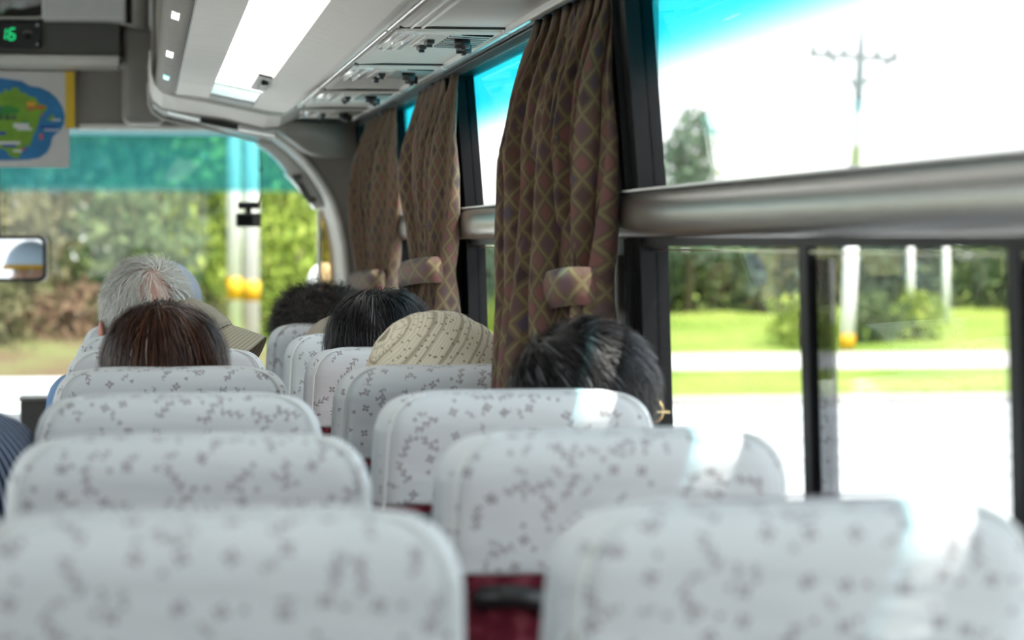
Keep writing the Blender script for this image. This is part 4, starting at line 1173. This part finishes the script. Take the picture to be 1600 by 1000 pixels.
# knitted hat
p, H = make_person('person in a cream openwork knitted hat beside the middle curtain', (.515, at_row(3), 0), 1.208, dy=-.10, yaw=-12, pitch=-4, roll=10, shirt='shirt_pink')
bm = dome(bmesh.new(), (.123, .125, .114), (0, -.012, .010), H, -.62, axis=(-.80, -.35, .48), wav=.03, sd=4)
o = link('knitted_hat', bm, 'knit', p); m = o.modifiers.new('t', 'SOLIDIFY'); m.thickness = .004
hair(p, H, 'hair_brown', 500, .05, rad=(.084, .096, .09), low=-.9, face=.3, seed=9)

# woman with straight black hair
p, H = make_person('person with tousled straight black hair in front of the knitted hat', (.51, at_row(4), 0), 1.238, dx=-.025, dy=-.10, yaw=-8, pitch=-4, roll=4, shirt='shirt_olive')
hair(p, H, 'hair_black2', 4800, .20, rad=(.095, .104, .098), cen=(0, -.012, .018), whorl=(-.15, -.2, 1), swirl=.4, wid=.0018, lift=.018, jit=.30, seed=5, low=-.5, face=.5, droop=.55, K=9, thick=.014, greymix=.03)

# person in a plain beige hat, sixth row
p, H = make_person('person in a plain rounded beige hat almost hidden between two dark heads', (.52, at_row(5), 0), 1.168, dx=-.045, dy=-.08, pitch=-8, shirt='shirt_white')
bm = dome(bmesh.new(), (.106, .115, .104), (0, -.01, .012), H, -.35); o = link('hat', bm, 'cap_beige2', p); m = o.modifiers.new('t', 'SOLIDIFY'); m.thickness = .004

# curly hair
p, H = make_person('person with soft curly dark hair at the front, below the windscreen arch', (.50, at_row(6), 0), 1.225, dx=-.035, dy=-.10, yaw=10, shirt='shirt_olive')
hair(p, H, 'hair_curly', 6500, .095, rad=(.090, .100, .088), cen=(0, -.012, .014), whorl=(0, -.2, 1), swirl=.2, wid=.0020, lift=.045, curl=.012, jit=1.1, seed=7, low=-.85, face=.45, droop=.1, K=11, thick=.012, greymix=.02)

# brown-haired woman
p, H = make_person('person with smooth dyed brown hair on the left, centre of the aisle seats', (.05, at_row(3), 0), 1.236, dx=-.006, dy=-.10, yaw=4, pitch=-3, roll=-2, shirt='shirt_pink')
hair(p, H, 'hair_brown', 5200, .17, rad=(.094, .104, .100), cen=(0, -.014, .014), whorl=(.02, -.25, 1), swirl=.3, wid=.0019, lift=.014, jit=.16, seed=11, low=-.5, face=.5, droop=.5, K=9, thick=.010, greymix=.004)

# tilted beige sun hat
p, H = make_person('person in a beige sun hat tilted sideways with a stitched brim', (.075, at_row(4), 0), 1.220, dx=.035, dy=-.10, yaw=-10, pitch=-6, roll=-42, shirt='shirt_white')
bm = dome(bmesh.new(), (.100, .108, .112), (0, -.008, .014), H, -.12, wav=.06, sd=2); o = link('hat_crown', bm, 'cap_beige', p); m = o.modifiers.new('t', 'SOLIDIFY'); m.thickness = .003
bm = bmesh.new(); uvl = bm.loops.layers.uv.new('UVMap'); NN = 72; G = []
for j in range(9):
    f = j / 8; row = []
    for i in range(NN):
        a = 2 * PI * i / NN; rr = .101 + .036 * f
        wv = .006 * f * math.sin(3 * a + 1)
        row.append(bm.verts.new(H @ Vector((rr * math.cos(a), rr * 1.07 * math.sin(a) - .008, -.002 - .068 * f ** 1.05 + wv))))
    G.append(row)
for j in range(8):
    for i in range(NN):
        k = (i + 1) % NN; f = bm.faces.new((G[j][i], G[j][k], G[j + 1][k], G[j + 1][i]))
        for lp, vv in zip(f.loops, (j, j, j + 1, j + 1)): lp[uvl].uv = (i / NN, vv / 8)
o = link('hat_brim', bm, 'brim', p); m = o.modifiers.new('t', 'SOLIDIFY'); m.thickness = .0025
bm = bmesh.new()
for zz in (.004, .012): tube(bm, [H @ Vector(((.1005 + .001) * math.cos(a), -.008 + .1085 * math.sin(a), zz)) for a in [2 * PI * k / 48 for k in range(49)]], .0018, 6, caps=False)
link('hat_band', bm, 'brim', p)
hair(p, H, 'hair_black', 400, .05, rad=(.082, .094, .09), low=-.9, face=.3, seed=13)

# white-haired man
p, H = make_person('person with thin white hair, pink scalp and a pale blue shirt', (.025, at_row(5), 0), 1.242, dx=-.002, dy=-.10, yaw=-6, pitch=4, roll=-3, skin='skin', shirt='shirt_blue')
p.scale = (1.03, 1.0, 1.04)
hair(p, H, 'hair_white', 4200, .085, rad=(.088, .099, .097), cen=(0, -.010, .022), whorl=(.25, -.5, .75), swirl=.7, wid=.0014, lift=.014, jit=.35, seed=17, low=-.45, face=.45, droop=.3, bald=((.30, -.85, .42), .40, .80))
bm = bmesh.new()
ell(bm, (0, -.010, .020), (.081, .0935, .0935), H); o = link('scalp', bm, 'scalp', p)
for s in (-1, 1):
    bm = bmesh.new(); ell(bm, (s * .107, -.030, -.036), (.008, .022, .036), Matrix(H) @ Matrix.Rotation(R(s * -12), 4, 'Z')); ell(bm, (s * .092, -.018, -.034), (.018, .012, .018), H); link('ear', bm, 'skin_red', p)

# white cap beyond him
p, H = make_person('person in a smooth white cap just beyond the white-haired head', (.05, at_row(6), 0), 1.283, dx=.012, dy=-.08, yaw=-5, roll=4, shirt='shirt_white')
bm = dome(bmesh.new(), (.100, .110, .108), (0, -.008, .014), H, -.1); o = link('cap_crown', bm, 'cap_white', p); m = o.modifiers.new('t', 'SOLIDIFY'); m.thickness = .003
bm = bmesh.new(); ell(bm, (0, .13, .012), (.065, .075, .006), H); link('cap_peak', bm, 'cap_white', p)

# across the aisle: the striped shirt
p, H = make_person('person in a navy pinstriped shirt at the left edge, only the shoulder showing', (-.352, 3.30, 0), 1.20, dx=-.03, dy=.12, pitch=-20, shirt='striped')
p.scale = (1.06, 1.0, 1.11)
hair(p, H, 'hair_black2', 1500, .06, wid=.002, seed=19, low=-.6)
# driver, seen only in the mirror
p, H = make_person('driver in a white cap with a yellow band, seen only in the mirror', (-.80, 7.75, 0), 1.35, dx=.04, dy=.22, shirt='shirt_white')
bm = dome(bmesh.new(), (.104, .114, .112), (0, -.006, .020), H, -.05); link('cap_crown', bm, 'cap_white', p)
bm = bmesh.new(); tube(bm, [H @ Vector((.106 * math.cos(a), -.006 + .116 * math.sin(a), .022)) for a in [2 * PI * k / 48 for k in range(49)]], .009, 8, caps=False); link('cap_band', bm, 'yellow_band', p)

# ------------------------------------------------------------------ outside: road, verge, poles, trees
ZR = -.9
def flat(name, x0, x1, y0, y1, z, mat, th=.05): return struct(name, mbox(x0, x1, y0, y1, z - th, z), mat)
flat('ground', -150, 220, -60, 300, ZR - .06, 'grass', .3)
bm = bmesh.new(); box(bm, -60, 120, -40, 31.8, ZR - .055, ZR - .005); box(bm, -60, 6.0, 31.8, 40.3, ZR - .055, ZR - .005); struct('road', bm, 'road')
bm = bmesh.new(); box(bm, 6.0, 120, 31.8, 32.1, ZR - .06, ZR + .12, .03); struct('kerb', bm, 'kerb')
flat('verge', 6.0, 120, 32.1, 39.2, ZR + .08, 'grass')
flat('footpath', 6.5, 120, 39.2, 45.0, ZR + .09, 'concrete')
def bankmesh(x0, x1, y0, y1, z0, z1, nx, ny, amp, sd):
    bm = bmesh.new(); G = []
    for j in range(ny + 1):
        f = j / ny; row = []
        for i in range(nx + 1):
            x = x0 + (x1 - x0) * i / nx; y = y0 + (y1 - y0) * f; kx = 1 if sd != 3 or x < 0 else max(.12, 1 - x / 1.3)
            row.append(bm.verts.new((x, y, z0 + (z1 - z0) * kx * f ** .8 + amp * noise.noise(Vector((x * .4, y * .4, sd))) * min(1, f * 4))))
        G.append(row)
    for j in range(ny):
        for i in range(nx): bm.faces.new((G[j][i], G[j][i + 1], G[j + 1][i + 1], G[j + 1][i]))
    return bm
struct('bank', bankmesh(-30, 6.6, 40.2, 48, ZR + .0, .45, 60, 16, .25, 3), 'earth', True)
struct('slope', bankmesh(6.4, 90, 45.0, 62, ZR + .05, -.42, 120, 20, .25, 7), 'grass', True)

def pole(loc, r, h, label, mat='pole_white', band=None, cat='pole', lean=0):
    p = root('utility_pole', loc, label=label, cat=cat)
    bm = bmesh.new(); tube(bm, [(0, 0, 0), (0, 0, h)], [r, r * .8], 20); link('shaft', bm, mat, p)
    for a, b in (band or ()):
        bm = bmesh.new(); tube(bm, [(0, 0, a), (0, 0, b)], r * 1.03, 20); link('band', bm, 'yellow_band', p)
    p.rotation_euler = (0, R(lean), 0)
    return p
pole((1.985, 50, ZR), .150, 7.5, 'left of the twin white poles ahead, faint yellow band', band=((1.04, 1.49),))
pole((2.150, 46, ZR), .158, 7.5, 'right of the twin white poles ahead, bright yellow band, behind the dashboard camera', band=((1.11, 1.49),))
p = pole((13.95, 46, ZR), .155, 2.5, 'slim utility pole with crossarm seen through the near window', 'pole_white', band=((.10, .40),), lean=2.6)
bm = bmesh.new(); tube(bm, [(0, 0, 2.5), (0, 0, 5.9), (0, 0, 6.8)], [.13, .085, .03], 14); link('mast', bm, 'pole_grey', p)
bm = bmesh.new(); box(bm, -1.05, .78, -.05, .05, 5.86, 5.96); link('crossarm', bm, 'pole_grey', p, False)
bm = bmesh.new(); tube(bm, [(-.62, 0, 5.86), (-.1, 0, 5.35)], .045, 8); link('brace', bm, 'pole_grey', p)
bm = bmesh.new(); tube(bm, [(.62, 0, 5.86), (.1, 0, 5.40)], .045, 8); link('brace', bm, 'pole_grey', p)
for x in (-.98, -.66, -.34, .34, .70):
    bm = bmesh.new(); cyl(bm, (x, 0, 6.03), .055, .15, 'z', 10); link('insulator', bm, 'pole_grey', p)
for x, z, a in ((6.9, 1.3, 'x'), ):
    pass

def leafcloud(bm, uvl, rng, c, r, n, size):
    for _ in range(n):
        d = Vector((rng.gauss(0, 1), rng.gauss(0, 1), rng.gauss(0, 1))).normalized() * rng.uniform(.55, 1.05)
        q = Vector((c[0] + d.x * r[0], c[1] + d.y * r[1], c[2] + d.z * r[2])) + noise.noise_vector(d * 2.5) * .2 * r[0]
        M = Euler((rng.uniform(0, 6), rng.uniform(0, 6), rng.uniform(0, 6))).to_matrix(); s = size * rng.uniform(.6, 1.4)
        cc = rng.random()
        vs = [bm.verts.new(q + M @ Vector(k) * s) for k in ((-.5, 0, 0), (0, -.22, .04), (.5, 0, 0), (0, .22, .04))]
        f = bm.faces.new(vs)
        for lp in f.loops: lp[uvl].uv = (cc, 0)
PROTO = {}
def tree_mesh(kind, mat, sd, h, w, trunk=.3, n=1500, size=.30, blobs=7):
    rng = random.Random(sd); bm = bmesh.new(); uvl = bm.loops.layers.uv.new('UVMap')
    for b_ in range(blobs):
        f = (b_ + .5) / blobs; a = rng.uniform(0, 6.28); rad = w * (.30 + .35 * math.sin(PI * min(1, f * .9 + .15))) * .8
        off = w * .42 * rng.uniform(.2, 1) * (1 - f * .6)
        c = (math.cos(a) * off, math.sin(a) * off, h * (trunk + (1 - trunk) * (f * .86 + .02)))
        leafcloud(bm, uvl, rng, c, (rad, rad, h * (1 - trunk) / blobs * 1.5 + .15), n // blobs, size)
    return bm
def tree(loc, h, w, mat, label, group, trunk=.22, n=1500, sd=1, name='tree', size=.30, rz=0):
    key = (h, w, mat, trunk, n, sd, size)
    if 1.0 < loc[0] < 6 and loc[2] > -.6: loc = (loc[0], loc[1], loc[2] - .75)
    t = root(name, loc, rz, label=label, cat='tree' if name == 'tree' else 'bush', group=group)
    if key not in PROTO:
        o = link('foliage', tree_mesh('t', mat, sd, h, w, trunk, n, size), mat, t, False)
        rng = random.Random(sd); bm = bmesh.new()
        tube(bm, [(0, 0, -.3), (.05, 0, h * .35), (rng.uniform(-.2, .2), .1, h * .75)], [.13, .09, .03], 8)
        for k in range(3):
            a = rng.uniform(0, 6.28); tube(bm, [(.03, 0, h * (.28 + .12 * k)), (math.cos(a) * w * .3, math.sin(a) * w * .3, h * (.45 + .14 * k))], [.05, .015], 6)
        b = link('trunk', bm, 'bark', t); PROTO[key] = (o, b)
    else:
        for s_ in PROTO[key]:
            c = s_.copy(); COL.objects.link(c); c.parent = t
    return t
rng = random.Random(21)
ORD = ['leftmost'] + [w_ + ' from the left' for w_ in 'second third fourth fifth sixth seventh eighth ninth tenth eleventh twelfth thirteenth fourteenth fifteenth sixteenth seventeenth eighteenth nineteenth'.split()] + ['rightmost']
names_f = {'leaf_lime': 'lime green', 'leaf_green': 'mid green', 'leaf_olive': 'olive', 'leaf_dark': 'dark green', 'leaf_blue': 'hazy blue-green'}
# the wooded bank ahead: front bushes, middle trees, tall back row
for i, (x, y, z, h, w, m) in enumerate((
    (-7.2, 45, -.1, 2.6, 2.6, 'leaf_olive'), (-5.4, 44, -.2, 2.2, 2.4, 'leaf_olive'), (-3.6, 45, -.1, 2.6, 2.4, 'leaf_green'), (-1.9, 44.5, -.1, 2.2, 2.4, 'leaf_olive'),
    (-.2, 45, -.1, 2.5, 2.3, 'leaf_green'), (1.2, 51.5, -.1, 2.5, 2.2, 'leaf_lime'), (3.1, 51.5, -.2, 2.9, 2.1, 'leaf_lime'), (4.2, 51.5, -.4, 2.3, 1.7, 'leaf_lime'))):
    tree((x, y, z), h, w, m, '%s bush low on the bank ahead, %s of eight' % (names_f[m], ORD[i]), '%s bushes on the bank' % names_f[m], .0, 1300, 30 + i % 4, 'bush', .26, i)
for i, (x, y, z, h, w, m) in enumerate((
    (-8, 52, .3, 5.2, 3.4, 'leaf_olive'), (-5.9, 51, .3, 4.6, 3.2, 'leaf_green'), (-4.0, 52, .3, 5.0, 3.2, 'leaf_olive'), (-2.1, 51, .3, 4.6, 3.2, 'leaf_olive'),
    (-.3, 52, .3, 5.0, 3.2, 'leaf_green'), (1.4, 53, .2, 4.6, 3.0, 'leaf_lime'), (3.2, 53, .1, 4.8, 2.4, 'leaf_lime'), (4.4, 54, .0, 4.4, 1.8, 'leaf_green'))):
    tree((x, y, z), h, w, m, '%s tree halfway up the bank ahead, %s of eight' % (names_f[m], ORD[i]), '%s trees halfway up the bank' % names_f[m], .08, 1700, 40 + i % 4, 'tree', .30, i * 1.3)
for i, (x, y, z, h, w, m) in enumerate((
    (-9, 58, .5, 9, 4.6, 'leaf_dark'), (-6, 59, .5, 9.5, 4.6, 'leaf_green'), (-3.2, 58, .5, 9, 4.6, 'leaf_dark'), (-.4, 59, .5, 9.5, 4.4, 'leaf_green'), (2.0, 60, .4, 8.6, 3.6, 'leaf_dark'), (3.9, 60, .3, 7.6, 2.4, 'leaf_green'))):
    tree((x, y, z), h, w, m, 'tall %s tree behind the bank ahead, %s of six' % (names_f[m], ORD[i]), 'tall %s trees at the back' % names_f[m], .06, 3000, 50 + i % 3, 'tree', .38, i * 1.7)
MAT['leaf_brown'] = leafmat('reddish_brown_scrub', (.12, .07, .05), (.20, .13, .09), (.28, .20, .12)); names_f['leaf_brown'] = 'reddish brown'
for i, (x, m, h) in enumerate(((-5.9, 'leaf_olive', 1.5), (-4.6, 'leaf_green', 1.3), (-3.4, 'leaf_brown', 1.2), (-2.3, 'leaf_olive', 1.4), (-1.2, 'leaf_brown', 1.3), (-.1, 'leaf_green', 1.4), (1.0, 'leaf_olive', 1.1), (2.5, 'leaf_lime', 1.2), (3.6, 'leaf_lime', 1.5), (4.7, 'leaf_brown', 1.1))):
    tree((x, 42.6 + (i % 3) * .4 + (8 if x > .9 else 0), -.8), h, 1.9, m, '%s scrub at the foot of the bank, %s of ten' % (names_f[m], ORD[i]), 'scrub at the foot of the bank', .0, 900, 90 + i % 3, 'bush', .2, i * 1.1)
# right-hand wood line behind the verge
mats = ['leaf_green', 'leaf_blue', 'leaf_olive', 'leaf_dark', 'leaf_blue', 'leaf_lime']
for i in range(20):
    x = 7.2 + i * 1.25 + rng.uniform(-.3, .3); m = mats[i % 6]
    if i > 9 and m == 'leaf_lime': m = 'leaf_dark'
    tree((x, 62 + rng.uniform(-1.5, 2), -.75), 3.05 if i % 2 else 2.8, 2.5, m, '%s tree in the wood line beyond the right-hand path, %s' % (names_f[m], ORD[i]), '%s trees of the right-hand wood line' % names_f[m], .05, 1500, 60 + (i % 2), 'tree', .30, i * 2.1)
for i, (x, y) in enumerate(((8.2, 53), (9.6, 52), (13.6, 47.6), (15.4, 48.5), (16.6, 49.5))):
    tree((x, y, -.75), .95, 1.5, 'leaf_lime' if i != 3 else 'leaf_green', ('lime green' if i != 3 else 'mid green') + ' low shrub beside the path, %s of five' % ORD[i], 'low shrubs beside the path', .0, 700, 70, 'bush', .2, i)
tree((14.0, 60, -.6), 5.2, 2.5, 'leaf_blue', 'lone hazy tree standing above the rail in the near upper window', None, .30, 2600, 80, 'tree', .24)
# pale posts between the right-hand trees
for x, h, ww in ((11.6, 2.6, 'first'), (18.6, 2.0, 'second'), (19.5, 1.9, 'third')):
    pp = root('marker_post', (x, 56, -.5), label='thin white post before the right-hand wood line, %s of three from the left' % ww, cat='post', group='thin white posts on the right')
    bm = bmesh.new(); tube(bm, [(0, 0, -.3), (0, 0, h)], [.09, .07], 10); link('shaft', bm, 'pole_white', pp); bm = bmesh.new(); ell(bm, (0, 0, h), (.08, .08, .05), sub=2); link('cap', bm, 'pole_white', pp)
